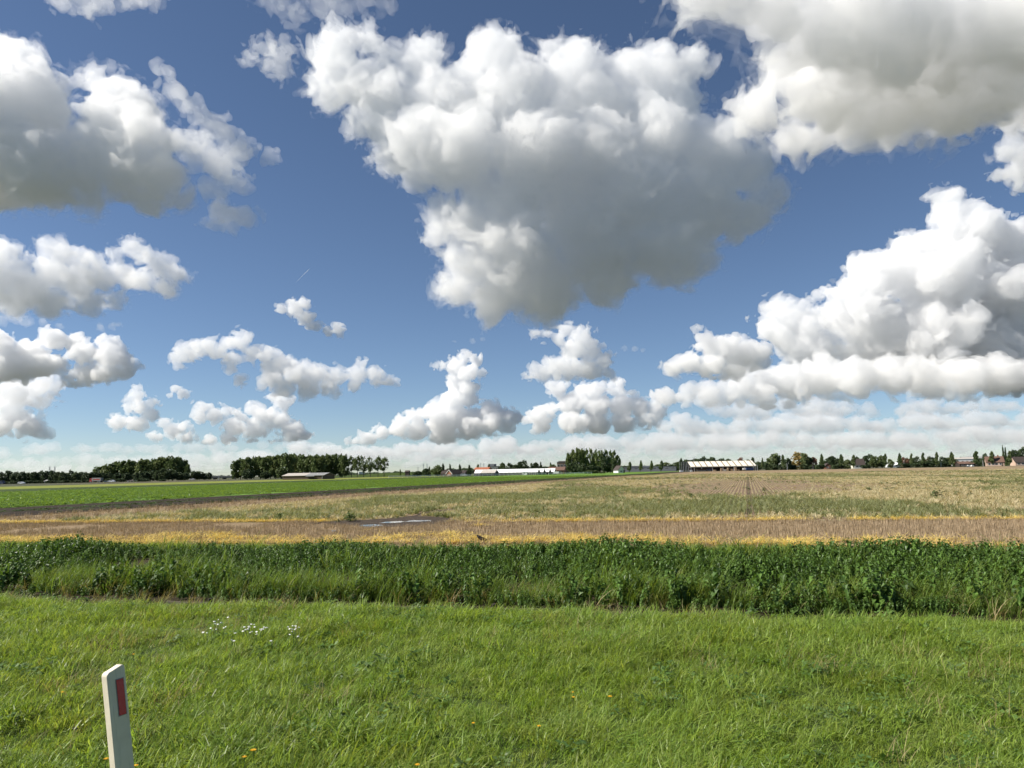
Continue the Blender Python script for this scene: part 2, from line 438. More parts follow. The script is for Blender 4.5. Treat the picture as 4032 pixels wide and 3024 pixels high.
M_GRASS = leaf_mat('meadow_grass', [(0.181, 0.272, 0.040), (0.239, 0.322, 0.053), (0.155, 0.259, 0.042), (0.265, 0.316, 0.065), (0.209, 0.303, 0.074)], .45, .4, .45)
M_GRASS_DRY = leaf_mat('dry_grass', [(.30, .25, .11), (.22, .20, .08), (.36, .29, .15)], .3, .6, .3)
M_NETTLE = leaf_mat('nettle_leaf', [(0.058, 0.112, 0.022), (0.084, 0.150, 0.028), (0.103, 0.180, 0.034)], .25, .45, .45)
M_REED = leaf_mat('ditch_grass', [(0.138, 0.220, 0.036), (0.172, 0.253, 0.046), (0.103, 0.176, 0.031), (0.207, 0.253, 0.056)], .4, .45, .35)
M_STRAWB = leaf_mat('loose_straw', [(.66, .50, .12), (.76, .60, .18), (.56, .42, .12)], .2, .5, .25)
M_STUBB = leaf_mat('grey_stubble', [(.35, .26, .16), (.43, .33, .21), (.28, .21, .135)], .1, .7, .3)
M_HAULM = leaf_mat('withered_haulm', [(.46, .38, .22), (.56, .48, .31), (.36, .32, .18), (.50, .43, .26), (.40, .38, .21)], .25, .6, .3)
M_HAULMG = leaf_mat('green_haulm', [(.20, .22, .095), (.27, .28, .14), (.15, .18, .07)], .3, .55, .3)
M_WEED = leaf_mat('weed_leaf', [(.06, .10, .025), (.085, .12, .035)], .25, .5, .35)
M_CROPL = leaf_mat('crop_leaf', [(0.120, 0.194, 0.036), (0.150, 0.229, 0.048), (0.100, 0.176, 0.034)], .45, .45, .3)
M_HERB = leaf_mat('herb_leaf', [(.08, .15, .035), (.11, .19, .045), (.13, .19, .06)], .35, .5, .35)
M_SCRUB = leaf_mat('scrub_leaf', [(0.039, 0.072, 0.018), (0.065, 0.104, 0.026), (0.091, 0.124, 0.033)], .2, .55, .4)

G_SHORT = template_set('short_grass', [grass_tuft(10 + i, 62, .15, .05, .15, .0052, wind=.5, bend=(.5, 2.2), lean=(.2, 1.0)) for i in range(8)], M_GRASS)
G_LONG = template_set('long_grass', [grass_tuft(30 + i, 34, .13, .12, .28, .0055, wind=.65, bend=(1.0, 2.3), lean=(.2, .9)) for i in range(6)], M_GRASS)
G_DRY = template_set('dry_grass', [grass_tuft(50 + i, 12, .12, .15, .35, .006, bend=(.7, 1.8)) for i in range(4)], M_GRASS_DRY)
G_BROAD = template_set('broad_leaf', [low_weed(60 + i, 22, .13, .12, .060) for i in range(4)], M_HERB)
G_NETTLE = template_set('nettle', [nettle(70 + i, .42 + .03 * i) for i in range(8)], M_NETTLE)
G_REED = template_set('ditch_grass', [reed_tuft(90 + i) for i in range(8)], M_REED)
G_REEDD = template_set('dead_ditch_grass', [reed_tuft(100 + i, 8, .5, .9, .012) for i in range(4)], M_GRASS_DRY)
G_STRAW = template_set('straw', [straw_heap(110 + i) for i in range(6)], M_STRAWB)
G_STUB = template_set('stubble', [stubble_tuft(120 + i) for i in range(6)], M_STUBB)
G_HAULM = template_set('haulm', [haulm(130 + i) for i in range(8)], M_HAULM)
G_HAULMG = template_set('green_haulm', [haulm(140 + i, 12, .2, .45, .02) for i in range(6)], M_HAULMG)
G_WEED = template_set('field_weed', [low_weed(150 + i, 30, .18, .26, .10) for i in range(5)], M_WEED)
G_CROP = template_set('crop_plant', [low_weed(160 + i, 22, .20, .16, .16) for i in range(5)], M_CROPL)
G_SCRUB = template_set('scrub', [low_weed(170 + i, 60, .5, .7, .26) for i in range(5)], M_SCRUB)

RG = np.random.default_rng(77)
def fbm2(x, y, s, seed=0.0, oc=3):
    v = 0; a = 1.0
    for i in range(oc):
        v = v + a * vnoise(np.stack([x / s, y / s, np.full(len(x), seed + 1.7 * i)], 1).astype(np.float32)); s *= .5; a *= .5
    return v
def vz(x, y, fr=.8, seed=0.0, amp=.05):
    P = np.stack([x * fr, y * fr, np.full(len(x), 3.7 + seed)], 1).astype(np.float32)
    return amp * (vnoise(P) + .5 * vnoise(P * 2.7))
def uv_pts(n, u0, u1, v0, v1):
    u = RG.uniform(u0, u1, n); v = RG.uniform(v0, v1, n)
    return u, v, u * UX - v * UY, u * UY + v * UX
def in_view(x, y, pad=3.0): return np.abs(x) < .70 * y + pad + 2
# grass of the verge
u, v, x, y = uv_pts(26000, -17, 15, 2.2, VE + .25)
z = np.where(v < VE - .8, 0, -.14 * np.abs(v - VE + .8) ** 1.5) + vz(x, y)
k = in_view(x, y) & (fbm2(x, y, .5, 7.0) > -.95); x, y, z, v = x[k], y[k], z[k], v[k]
hgt = np.clip(1.05 + .50 * fbm2(x, y, 1.5, 2.0) + .38 * fbm2(x, y, .45, 3.0), .3, 2.1)
scatter('verge_grass', np.stack([x, y, z], 1), G_SHORT, RG, .75, 1.25, .22, .45, label='wind-tousled green grass covering the roadside verge', scl=hgt, rotz=1.9 * fbm2(x, y, 1.1, 5.5))
u, v, x, y = uv_pts(9000, -17, 15, 2.2, VE + .3)
z = np.where(v < VE - .8, 0, -.14 * np.abs(v - VE + .8) ** 1.5) + vz(x, y); k = in_view(x, y) & (fbm2(x, y, 1.1, 9.0) > .05)
scatter('tall_verge_grass', np.stack([x, y, z], 1)[k], G_LONG, RG, .7, 1.25, .25, .5, label='longer grass tussocks lying over in the verge', rotz=2.0 * fbm2(x, y, .9, 6.5)[k])
u, v, x, y = uv_pts(2600, -17, 15, 2.2, VE + .2); k = in_view(x, y) & (fbm2(x, y, 1.3, 15.0) > .25)
scatter('dry_verge_grass', np.stack([x, y, vz(x, y)], 1)[k], G_DRY, RG, .7, 1.1, .2, .7, label='straw-coloured dead blades among the verge grass')
u, v, x, y = uv_pts(2600, -17, 15, 2.2, VE); k = in_view(x, y) & (fbm2(x, y, .9, 21.0) > .1)
scatter('broad_leaf_herbs', np.stack([x, y, vz(x, y) + .05], 1)[k], G_BROAD, RG, .5, .95, .2, label='broad-leaved herbs low in the verge grass')
# ditch edge and far bank
bank_v = np.array([13.74, 14.3, 15.2, 16.2, 17.3, 18.4, 19.4, 20.0, 20.8]); bank_z = np.array([-.45, -.41, -.42, -.38, -.32, -.25, -.15, -.05, -.05])
def bz(v, x, y): return np.interp(v, bank_v, bank_z) + vz(x, y, .6, 4, .05)
u, v, x, y = uv_pts(3300, -28, 26, 14.1, 15.45); k = in_view(x, y) & (fbm2(x, y, 1.5, 31.) > -.9)
hs = (.68 + .22 * fbm2(x, y, 2.5, 33.)) * np.interp(v, [13.9, 14.4, 15.5], [.6, .85, 1.0])
scatter('ditch_grass', np.stack([x, y, bz(v, x, y)], 1)[k], G_REED, RG, .75, 1.15, .12, .8, label='tall bright grass leaning along the foot of the ditch bank', scl=hs[k])
u, v, x, y = uv_pts(520, -28, 26, 14.0, 14.9); k = in_view(x, y) & (fbm2(x, y, 1.7, 38.) > -.25)
scatter('ditch_side_herbs', np.stack([x, y, bz(v, x, y)], 1)[k], G_NETTLE, RG, .8, 1.35, .2, label='leafy green herbs among the tall grass at the foot of the bank')
u, v, x, y = uv_pts(420, -26, 24, 13.8, 15.2); k = in_view(x, y)
scatter('dead_ditch_grass', np.stack([x, y, bz(v, x, y) - .05], 1)[k], G_REEDD, RG, .5, .9, .25, .8, label='bleached dead grass at the water edge')
u, v, x, y = uv_pts(1300, -26, 24, 13.76, 14.5); k = in_view(x, y) & (fbm2(x, y, 1.8, 36.) > -.25)
scatter('water_edge_herbs', np.stack([x, y, bz(v, x, y)], 1)[k], G_NETTLE, RG, .35, .6, .25, label='low dark herbs hanging over the plank edge')
u, v, x, y = uv_pts(8000, -30, 28, 16.25, 19.7)
f_ = fbm2(x, y, 2.6, 41.); k = in_view(x, y) & (f_ > -1.15)
hs = (.88 + .30 * f_) * np.interp(v, [16.2, 16.8, 19, 19.7], [.75, .9, .95, .6])
scatter('nettle_bed', np.stack([x, y, bz(v, x, y)], 1)[k], G_NETTLE, RG, .8, 1.15, .14, label='dense dark stinging nettles on the ditch bank', scl=hs[k])
u, v, x, y = uv_pts(1000, -30, 28, 16.3, 19.4); k = in_view(x, y) & (fbm2(x, y, 1.9, 47.) > .22)
scatter('bank_grass', np.stack([x, y, bz(v, x, y)], 1)[k], G_REED, RG, .55, .9, .15, .8, label='lighter grass growing through the nettles')
u, v, x, y = uv_pts(3800, -32, 28, 19.2, 20.5); k = in_view(x, y)
scatter('bank_top_grass', np.stack([x, y, bz(v, x, y)], 1)[k], G_LONG, RG, .8, 1.4, .2, .8, label='green grass fringe along the top of the ditch bank')
# straw rows and stubble
def straw_rows(n, vc, w, thr, seed, u0=-46, u1=36):
    u = RG.uniform(u0, u1, n); v = vc + RG.normal(0, w, n) + .25 * np.sin(u * .21 + vc)
    x = u * UX - v * UY; y = u * UY + v * UX; k = in_view(x, y) & (fbm2(x * 1.0, y * 1.0, 3.0, seed) > thr) & ~in_mud(x, y)
    return np.stack([x, y, np.full(len(x), .005)], 1)[k]
SP = np.concatenate([straw_rows(1900, 21.3, .20, -.5, 51.), straw_rows(1700, 22.5, .22, -.3, 53.), straw_rows(2200, 30.9, .22, -.45, 55.),
                     straw_rows(500, 23.6, .5, .25, 57., -20, 4), straw_rows(420, 27.5, 1.4, .1, 58., -12, -4)])
scatter('straw_rows', SP, G_STRAW, RG, .7, 1.2, .1, label='rows of bright golden straw lying along the strip')
rows = np.arange(20.7, 31.0, .20); n = 24000
v = RG.choice(rows, n) + RG.normal(0, .03, n); u = RG.uniform(-50, 38, n); x = u * UX - v * UY; y = u * UY + v * UX
k = in_view(x, y) & (fbm2(x, y, 4., 61.) > -.8) & ~in_mud(x, y)
scatter('grey_stubble', np.stack([x, y, np.zeros(n)], 1)[k], G_STUB, RG, .7, 1.1, .1, .25, label='grey-brown cereal stubble between the straw rows')
# withered onion field in rows
FR = math.radians(17.4)
def row_pts(n, s0, s1, t0, t1, sp):
    s = np.round(RG.uniform(s0, s1, n) / sp) * sp + RG.normal(0, .022, n); t = RG.uniform(t0, t1, n)
    return s, t, s * math.cos(FR) + t * math.sin(FR), -s * math.sin(FR) + t * math.cos(FR)
def onion(n, s0, s1, t0, t1, sc, sp=.3):
    s, t, x, y = row_pts(n, s0, s1, t0, t1, sp)
    v = -x * UY + y * UX
    k = (np.abs(x) < .72 * y + 4) & (v > 31.25) & (s > S0 + .5)
    k &= ~in_mud(x, y)
    k &= ~(np.abs(s) < .11) | (RG.random(n) < .2)             # tractor track
    k &= ~(np.abs(s + 9.8) < .4) | (RG.random(n) < .25)
    zone = np.exp(-((s + 1.) / 9.) ** 2) * np.clip((t - 50) / 12, 0, 1) * np.clip((150 - t) / 30, 0, 1)
    bare = .8 * fbm2(x, y * .35, 9., 71.) * (y > 40) + 1.15 * zone - .28
    core = np.clip(1.7 * zone - .35 + .5 * fbm2(x, y * .4, 6., 73.), 0, 1)
    k &= RG.random(n) < np.clip(.86 - 1.1 * bare, .16, 1) * (1 - .97 * core)
    g = fbm2(x * .8, y * .35, 7., 81.) + .5 * fbm2(x, y, 1.2, 83.) + .15
    green = g + .12 * (y < 46) > .50
    P = np.stack([x, y, np.full(n, .008)], 1)
    return P[k & ~green], P[k & green], sc
P1 = onion(88000, S0, 90, 20, 66, 1.0); P2 = onion(78000, S0, 130, 66, 140, 1.35); P3 = onion(36000, S0, 190, 140, 268, 1.8)
for q, sc, zs in ((P1, (.75, 1.2), .9), (P2, (1.0, 1.5), .62), (P3, (1.4, 2.0), .5)):
    scatter('withered_onions', q[0], G_HAULM, RG, *sc, .15, z_scale=zs, label='withered straw-coloured onion tops in rows')
    scatter('green_onions', q[1], G_HAULMG, RG, *sc, .15, z_scale=zs * 1.15, label='onion tops still green among the withered rows')
n = 5200; s, t, x, y = row_pts(n, S0, 170, 22, 262, .3); v = -x * UY + y * UX
k = (np.abs(x) < .72 * y + 4) & (v > 31.6) & (fbm2(x * .8, y * .3, 8., 91.) + .25 * (y > 110) > .22)
scatter('small_field_weeds', np.stack([x, y, np.full(n, .01)], 1)[k], G_WEED, RG, .5, 1.5, .1, label='small dark green weeds dotted over the onion field')
n = 26000; s, t, x, y = row_pts(n, -20, 18, 48, 150, .3)
k = (fbm2(x, y, 2.5, 75.) > -.5)
scatter('row_residue', np.stack([x, y, np.full(n, .008)], 1)[k], G_HAULM, RG, .3, .55, .1, z_scale=.3, label='shrivelled onion tops flat along the bare rows')
# scrubby growth in the drain, leaves of the green crop
n = 9000; s = RG.uniform(-49.8, -42.4, n); t = RG.uniform(10, 330, n); x = s * math.cos(FD) + t * math.sin(FD); y = -s * math.sin(FD) + t * math.cos(FD)
k = (np.abs(x) < .72 * y + 4) & (y > 33) & (fbm2(x, y, 4., 95.) > -.35)
scatter('drain_scrub', np.stack([x, y, np.full(n, -.02)], 1)[k], G_SCRUB, RG, .22, .5, .1, z_scale=.55, label='dark low scrub along the field drain')
n = 60000; s = np.round(RG.uniform(-135, -56.3, n) / .45) * .45 + RG.normal(0, .06, n); t = 30 + 260 * RG.random(n) ** 1.6; x = s * math.cos(FD) + t * math.sin(FD); y = -s * math.sin(FD) + t * math.cos(FD)
k = (np.abs(x) < .72 * y + 4) & (y > 35) & (fbm2(x, y * .6, 3.5, 97.) > -.55)
scatter('green_crop', np.stack([x, y, np.full(n, .008)], 1)[k], G_CROP, RG, .55, 1.1, .15, label='bright green leafy crop in the field beyond the drain')
print('plants', round(time.time() - T0, 1))

n = 8000; s = RG.uniform(S0 - 8, S0 + .3, n); t = 15 + 240 * RG.random(n) ** 1.5; x = s * math.cos(FD) + t * math.sin(FD); y = -s * math.sin(FD) + t * math.cos(FD); v = -x * UY + y * UX
k = (np.abs(x) < .72 * y + 4) & (v > 31)
scatter('path_stubble', np.stack([x, y, np.full(n, .01)], 1)[k], G_STUB, RG, .8, 1.6, .2, label='tan stubble on the strip between drain and onion field')
# ------------------------------------------------------------------ trees
def bark_leaf_mat(name, c0, c1, c2, trans=.3):
    m, nt, b = new_mat(name)
    oi = N(nt, 'ShaderNodeObjectInfo')
    at_ = N(nt, 'ShaderNodeAttribute', attribute_name='leafvar')
    add = N(nt, 'ShaderNodeMath', operation='MULTIPLY_ADD'); nt.links.new(oi.outputs['Random'], add.inputs[0]); add.inputs[1].default_value = .45
    mul = N(nt, 'ShaderNodeMath', operation='MULTIPLY'); nt.links.new(at_.outputs['Fac'], mul.inputs[0]); mul.inputs[1].default_value = .6
    nt.links.new(mul.outputs[0], add.inputs[2])
    r = ramp(nt, add.outputs[0], [(0, c0), (.5, c1), (1, c2)])
    nt.links.new(r.outputs[0], b.inputs['Base Color']); b.inputs['Roughness'].default_value = .6; b.inputs['Specular IOR Level'].default_value = .2
    tr = N(nt, 'ShaderNodeBsdfTranslucent'); mx = N(nt, 'ShaderNodeMixShader'); mx.inputs[0].default_value = trans
    nt.links.new(r.outputs[0], tr.inputs['Color']); nt.links.new(b.outputs[0], mx.inputs[1]); nt.links.new(tr.outputs[0], mx.inputs[2])
    nt.links.new(mx.outputs[0], nt.nodes['Material Output'].inputs['Surface'])
    return m
ML_POP = bark_leaf_mat('poplar_leaves', (0.079, 0.118, 0.041), (0.122, 0.163, 0.053), (0.177, 0.202, 0.069))
ML_DARK = bark_leaf_mat('dark_leaves', (0.044, 0.067, 0.033), (0.064, 0.094, 0.041), (0.097, 0.124, 0.053))
ML_MID = bark_leaf_mat('green_leaves', (0.069, 0.106, 0.041), (0.108, 0.143, 0.053), (0.161, 0.192, 0.074))
ML_AUT = bark_leaf_mat('autumn_leaves', (0.147, 0.136, 0.051), (0.268, 0.210, 0.069), (0.375, 0.260, 0.087))
ML_RED = bark_leaf_mat('reddish_leaves', (0.122, 0.073, 0.057), (0.201, 0.112, 0.075), (0.268, 0.153, 0.093))
M_BARK = mat_noisy('bark', (.05, .042, .033), (.11, .095, .075), 3.0, bump=.4)
def crown_mesh(seed, kind, n, size):
    """leaf clumps spread over a unit-height crown: x, y in half-widths, z from 0 to 1"""
    r = random.Random(seed); V = []; Fc = []; vals = []
    clumps = []
    def prof(z):
        if kind == 'oval': return math.sqrt(max(0, 1 - ((z - .5) / .5) ** 2)) * (.9 + .25 * (1 - z))
        if kind == 'round': return math.sqrt(max(0, 1 - ((z - .48) / .52) ** 2))
        if kind == 'column': return (min(1, z * 5) * (1 - z ** 3) ** .8) * .9
        if kind == 'cone': return min(1, z * 6) * (1 - z) ** .75 + .05
        if kind == 'wide': return math.sqrt(max(0, 1 - ((z - .38) / .62) ** 2))
        return 1
    nc = {'column': 16, 'cone': 18}.get(kind, 22)
    for i in range(nc):
        z = r.uniform(.04, .97); q = prof(z) * (r.random() ** .45); a = r.uniform(0, 6.28)
        clumps.append((q * math.cos(a), q * math.sin(a), z, r.uniform(.16, .34), r.random()))
    for i in range(n):
        c = clumps[i % nc] if r.random() < .82 else None
        if c:
            u = Vector((r.gauss(0, 1), r.gauss(0, 1), r.gauss(0, 1))).normalized() * (r.random() ** .4)
            p = Vector((c[0] + u.x * c[3] * 1.25, c[1] + u.y * c[3] * 1.25, c[2] + u.z * c[3] * .62)); val = c[4] * .6 + r.random() * .4
        else:
            z = r.uniform(.02, 1); q = prof(z) * r.random() ** .4; a = r.uniform(0, 6.28)
            p = Vector((q * math.cos(a), q * math.sin(a), z)); val = r.random()
        s = size * r.uniform(.6, 1.35)
        ax = Vector((r.gauss(0, 1), r.gauss(0, 1), r.gauss(0, .6))).normalized(); bx = ax.cross(Vector((r.gauss(0, 1), r.gauss(0, 1), r.gauss(0, 1)))).normalized()
        n0 = len(V); zs = .5
        for k, l in ((1, .35), (.1, 1), (-1, .3), (-.2, -1)):
            d = ax * k * s + bx * l * s; V.append((p.x + d.x, p.y + d.y, p.z + d.z * zs))
        Fc.append((n0, n0 + 1, n0 + 2, n0 + 3)); vals.append(val)
    return with_var(mesh_of(V, Fc, 'crown'), vals)
def trunk_mesh(seed, kind, cb):
    """unit-height trunk with limbs, cb: crown base; x, y in half-widths"""
    r = random.Random(seed); mb = MB()
    top = .86 if kind != 'wide' else .6
    P = [(0, 0, -.01), (r.uniform(-.05, .05), r.uniform(-.05, .05), cb), (r.uniform(-.08, .08), r.uniform(-.08, .08), (cb + top) / 2), (r.uniform(-.1, .1), 0, top)]
    mb.tube(P, [.095, .07, .05, .015], 6)
    for i in range(6):
        z = cb + (top - cb) * (i + .3) / 6.5; a = i * 2.4 + r.uniform(-.4, .4); L = .7 * (1 - .5 * (z - cb) / (1 - cb))
        mb.tube([(0, 0, z), (L * .5 * math.cos(a), L * .5 * math.sin(a), z + .07), (L * math.cos(a), L * math.sin(a), z + .17)], [.035, .022, .008], 4)
    return mb.mesh('trunk', True)
TREE = {}
def tree_kind(key, shape, n, size, cb, mat, seeds):
    L = []
    for s in seeds:
        cm = crown_mesh(s, shape, n, size); cm.materials.append(mat)
        tm = trunk_mesh(s, shape, max(cb, .03)); tm.materials.append(M_BARK)
        L.append((cm, tm, cb))
    TREE[key] = L
tree_kind('poplar', 'oval', 1700, .115, .14, ML_POP, (1, 2, 3))
tree_kind('open_poplar', 'oval', 620, .115, .30, ML_POP, (4, 5, 6))
tree_kind('bare_poplar', 'oval', 260, .22, .16, ML_POP, (7, 8, 9))
tree_kind('round', 'round', 1500, .125, .12, ML_MID, (10, 11, 12))
tree_kind('dark', 'round', 1500, .13, .10, ML_DARK, (13, 14, 15))
tree_kind('autumn', 'wide', 1700, .10, .06, ML_AUT, (16,))
tree_kind('reddish', 'round', 1200, .13, .10, ML_RED, (17, 18))
tree_kind('street', 'cone', 650, .20, .24, ML_MID, (19, 20, 21))
tree_kind('lombardy', 'column', 700, .25, .05, ML_DARK, (22, 23))
tree_kind('conifer', 'cone', 900, .22, .05, ML_DARK, (24, 25))
tree_kind('bush', 'wide', 900, .14, .02, ML_DARK, (26, 27, 28))
tree_kind('green_bush', 'wide', 900, .14, .02, ML_MID, (29, 30))
RT = random.Random(4)
def place(px, D, py=1862):
    d = ray(px, py); k = D / d[1]; return d[0] * k, D
def tree(kind, px, ytop, wpx, D, label, group=None, lean=0.0, cat=None, name=None, var=None):
    x, y = place(px, D); H = max(at(px, ytop, D)[2], .6); hw = wpx * D / F / 2
    cm, tm, cb = TREE[kind][RT.randrange(len(TREE[kind])) if var is None else var % len(TREE[kind])]
    cat = cat or ('bush' if 'bush' in kind else 'tree')
    e = empty(name or {'poplar': 'poplar_tree', 'open_poplar': 'poplar_tree', 'bare_poplar': 'poplar_tree', 'lombardy': 'poplar_tree', 'conifer': 'conifer_tree', 'street': 'street_tree', 'bush': 'bush', 'green_bush': 'bush'}.get(kind, 'broadleaf_tree'), (x, y, -.02), RT.uniform(-3.1, 3.1))
    if lean: e.rotation_euler = Euler((0, lean, 0))
    tag(e, label, cat, group)
    dep = 1.0 if hw < 6 else .8
    c = link('crown', cm, None, e, (0, 0, cb * H)); c.scale = (hw, hw * dep, H * (1 - cb) * .985)
    t = link('trunk', tm, None, e); t.scale = (hw * .8, hw * .8 * dep, H * .97)
    tw = .25 + .012 * H                     # keep trunks of believable girth
    s_ = min(hw * .8, tw / .07); t.scale = (s_, s_, H * .97)
    return e
ORD = ['first', 'second', 'third', 'fourth', 'fifth', 'sixth', 'seventh', 'eighth', 'ninth', 'tenth', 'eleventh', 'twelfth', 'thirteenth', 'fourteenth', 'fifteenth', 'sixteenth', 'seventeenth', 'eighteenth', 'nineteenth', 'twentieth', 'twenty-first', 'twenty-second', 'twenty-third', 'twenty-fourth', 'twenty-fifth', 'twenty-sixth', 'twenty-seventh', 'twenty-eighth']
def row(kind, pts, D, w, fmt, group, **kw):
    for i, p in enumerate(pts):
        k = p[3] if len(p) > 3 else kind
        tree(k, p[0], p[1], p[2] if len(p) > 2 and p[2] else w, D + RT.uniform(-12, 12), fmt % ORD[i], group, **kw)
row('dark', [(-60,1860),(-28,1856),(5,1862),(35,1854,36),(60,1859),(85,1858),(110,1864),(138,1860),(160,1858),(182,1857),(207,1853,26),(230,1860),(250,1861),(264,1864),(279,1854,24),(298,1861),(318,1859),(341,1862),(361,1861),(383,1857)], 525, 34,
    'low dark roadside tree in the row at the left edge, %s from its left end', 'low dark roadside trees at the left edge')
row('poplar', [(398,1840),(420,1836),(440,1829),(462,1821),(488,1819),(510,1817),(535,1820),(560,1814),(580,1814),(602,1812),(630,1805),(655,1805),(682,1804),(705,1806,44),(727,1816,40),(738,1832,26)], 650, 52,
    'tall poplar in the long rounded grove left of the bridge, %s from its left end', 'poplars of the rounded grove left of the bridge')
row('dark', [(400,1862),(428,1863),(465,1862),(500,1864),(540,1861),(570,1858),(592,1856),(620,1856),(648,1845,38),(680,1850,38),(706,1861),(730,1862)], 560, 36,
    'low dark tree standing before the rounded grove, %s from the left', 'low trees in front of the rounded grove')
row('dark', [(762,1857,40),(786,1856,40),(803,1866,26),(824,1862,24)], 620, 30, 'small dark tree between the rounded grove and the bridge, %s from the left', 'small trees beside the bridge')
row('poplar', [(928,1818,34),(948,1811),(972,1805),(1000,1804),(1025,1804),(1048,1803),(1065,1800),(1085,1798),(1106,1795),(1130,1792),(1152,1794),(1174,1797),(1196,1798),(1220,1798),(1242,1797),(1264,1798),(1290,1795),(1316,1795),(1344,1795,36),(1358,1797,34)], 575, 52,
    'tall poplar in the dense row behind the brown barn, %s from the row\'s left end', 'poplars of the dense row behind the barn')
row('open_poplar', [(1384,1799),(1408,1799),(1432,1798),(1458,1801),(1488,1800),(1512,1804,44)], 565, 34,
    'airy poplar with bare lower trunk right of the barn, %s from the left', 'airy poplars with bare trunks right of the barn')
tree('dark', 974, 1850, 42, 500, 'small dark round tree under the left part of the dense poplar row')
tree('dark', 1046, 1858, 40, 505, 'low dark tree under the middle of the dense poplar row')
tree('round', 1110, 1842, 46, 470, 'round green tree touching the left end of the brown barn')
tree('green_bush', 1300, 1878, 20, 460, 'low green bush at the right end of the brown barn')
# around the riding yard, left of the greenhouse
tree('street', 1576, 1849, 9, 560, 'thin lone tree on the embankment right of the airy poplars')
tree('bush', 1642, 1856, 44, 520, 'low dark bush left of the small domed tree beside the fence')
tree('dark', 1676, 1845, 32, 510, 'small domed dark tree between the low bush and the big round tree')
tree('conifer', 1691, 1842, 12, 508, 'slim pointed tree just left of the big round tree by the brown roof')
tree('round', 1722, 1834, 50, 505, 'big round tree left of the house with brown roof')
tree('conifer', 1745, 1831, 15, 500, 'pointed tree touching the right side of the big round tree')
tree('conifer', 1772, 1833, 12, 490, 'slender tree rising between the two brown-roofed houses')
tree('conifer', 1811, 1834, 14, 490, 'slender tree rising right of the brick house')
tree('conifer', 1848, 1832, 18, 488, 'dark pointed tree at the left end of the white greenhouse')
tree('street', 1882, 1830, 14, 620, 'small tree behind the left end of the orange roof')
tree('street', 1925, 1828, 12, 620, 'small tree between the orange roof and the grey flat building')
row('round', [(1980,1824,24),(2008,1827,36,'dark'),(2060,1817,50,'dark'),(2030,1830,30,'dark'),(2094,1825,16),(2112,1823,26,'dark'),(2130,1820,14,'conifer'),(2168,1822,12,'street'),(2175,1831,36,'round'),(2145,1838,40,'dark')], 640, 30,
    'tree showing above the white greenhouse roof, %s listed from the left', 'trees behind the white greenhouse')
row('bare_poplar', [(2300,1776,26),(2314,1774,28),(2330,1773,26),(2346,1774,28),(2360,1776,26),(2374,1776,28),(2390,1778,28),(2404,1780,28),(2420,1781,30),(2432,1795,26)], 560, 16,
    'thin see-through poplar in the top of the bare grove, %s from the left', 'thin poplars of the bare-topped grove')
row('dark', [(2240,1788,26,'poplar'),(2258,1776,30,'poplar'),(2278,1771,34,'poplar'),(2296,1775,30,'poplar')], 545, 30, 'leafy poplar in the dense left end of the bare-topped grove, %s from the left', 'leafy poplars of the bare-topped grove')
row('dark', [(2262,1822,50),(2296,1828,44),(2325,1832,40),(2352,1836,40),(2382,1806,30),(2405,1826,36),(2424,1812,30)], 520, 40, 'dark lower tree filling the foot of the bare-topped grove, %s from the left', 'lower trees of the bare-topped grove')
tree('green_bush', 2330, 1852, 60, 470, 'broad green bush at the foot of the bare-topped grove')
tree('green_bush', 2372, 1858, 26, 462, 'small rounded bush right of the broad bush below the grove')
tree('street', 2436, 1818, 16, 560, 'small tree behind the white gabled house')
tree('green_bush', 2222, 1842, 26, 500, 'green bush between the brown barn and the bare-topped grove')
row('street', [(2478,1819),(2521,1814),(2563,1815),(2603,1814)], 485, 17, 'small wind-bent tree between white house and striped roof, %s from the left', 'wind-bent trees in a line by the far road', lean=.10)
row('round', [(2455,1838,30,'dark'),(2590,1829,40),(2625,1822,46),(2665,1820,40),(2640,1830,34,'dark')], 700, 36, 'hazy broad tree behind the line of wind-bent trees, %s from the left', 'hazy trees behind the wind-bent line')
row('dark', [(2684,1809,22),(2702,1812,36),(2738,1808,40),(2770,1803,40),(2806,1803,42),(2840,1806,40),(2868,1809,34),(2918,1805,34,'reddish'),(2950,1810,24),(2966,1803,16)], 560, 36, 'tree crown showing over the striped canopy roof, %s from the left', 'trees behind the striped canopy')
row('round', [(2990,1820,30,'dark'),(3005,1804,12,'street'),(3020,1824,26,'dark'),(3050,1789,56),(3086,1792,18,'street'),(3106,1806,28,'dark'),(3150,1783,76,'autumn'),(3172,1786,34),(3188,1803,40,'dark'),(3206,1803,28,'reddish')], 500, 30,
    'tree in the tall clump right of the striped canopy, %s from the left', 'trees of the tall clump right of the canopy')
row('street', [(3235,1789,20),(3312,1790,24),(3362,1792,20),(3487,1787,16),(3543,1786,20),(3590,1788,14),(3636,1785,16),(3690,1781,17),(3748,1781,24),(3845,1779,25),(3908,1778,22),(3979,1776,22)], 470, 20,
    'upright wind-blown street tree along the far edge of the stubble, %s from the canopy', 'upright street trees along the far road', lean=.07)
row('dark', [(3262,1804,30),(3282,1798,34),(3296,1806,30),(3340,1811,28,'round'),(3378,1799,22),(3372,1808,36),(3425,1793,46),(3450,1797,42,'round'),(3476,1796,32,'round'),(3510,1809,24,'round'),(3565,1803,34,'reddish'),(3578,1806,30,'dark'),(3612,1801,34),(3640,1806,30,'round'),(3655,1806,26,'reddish'),(3668,1800,34),(3716,1801,34),(3733,1803,30,'round'),(3765,1808,26)], 520, 32,
    'dense tree in the broken row before the right-hand houses, %s from the left', 'dense trees before the right-hand houses')
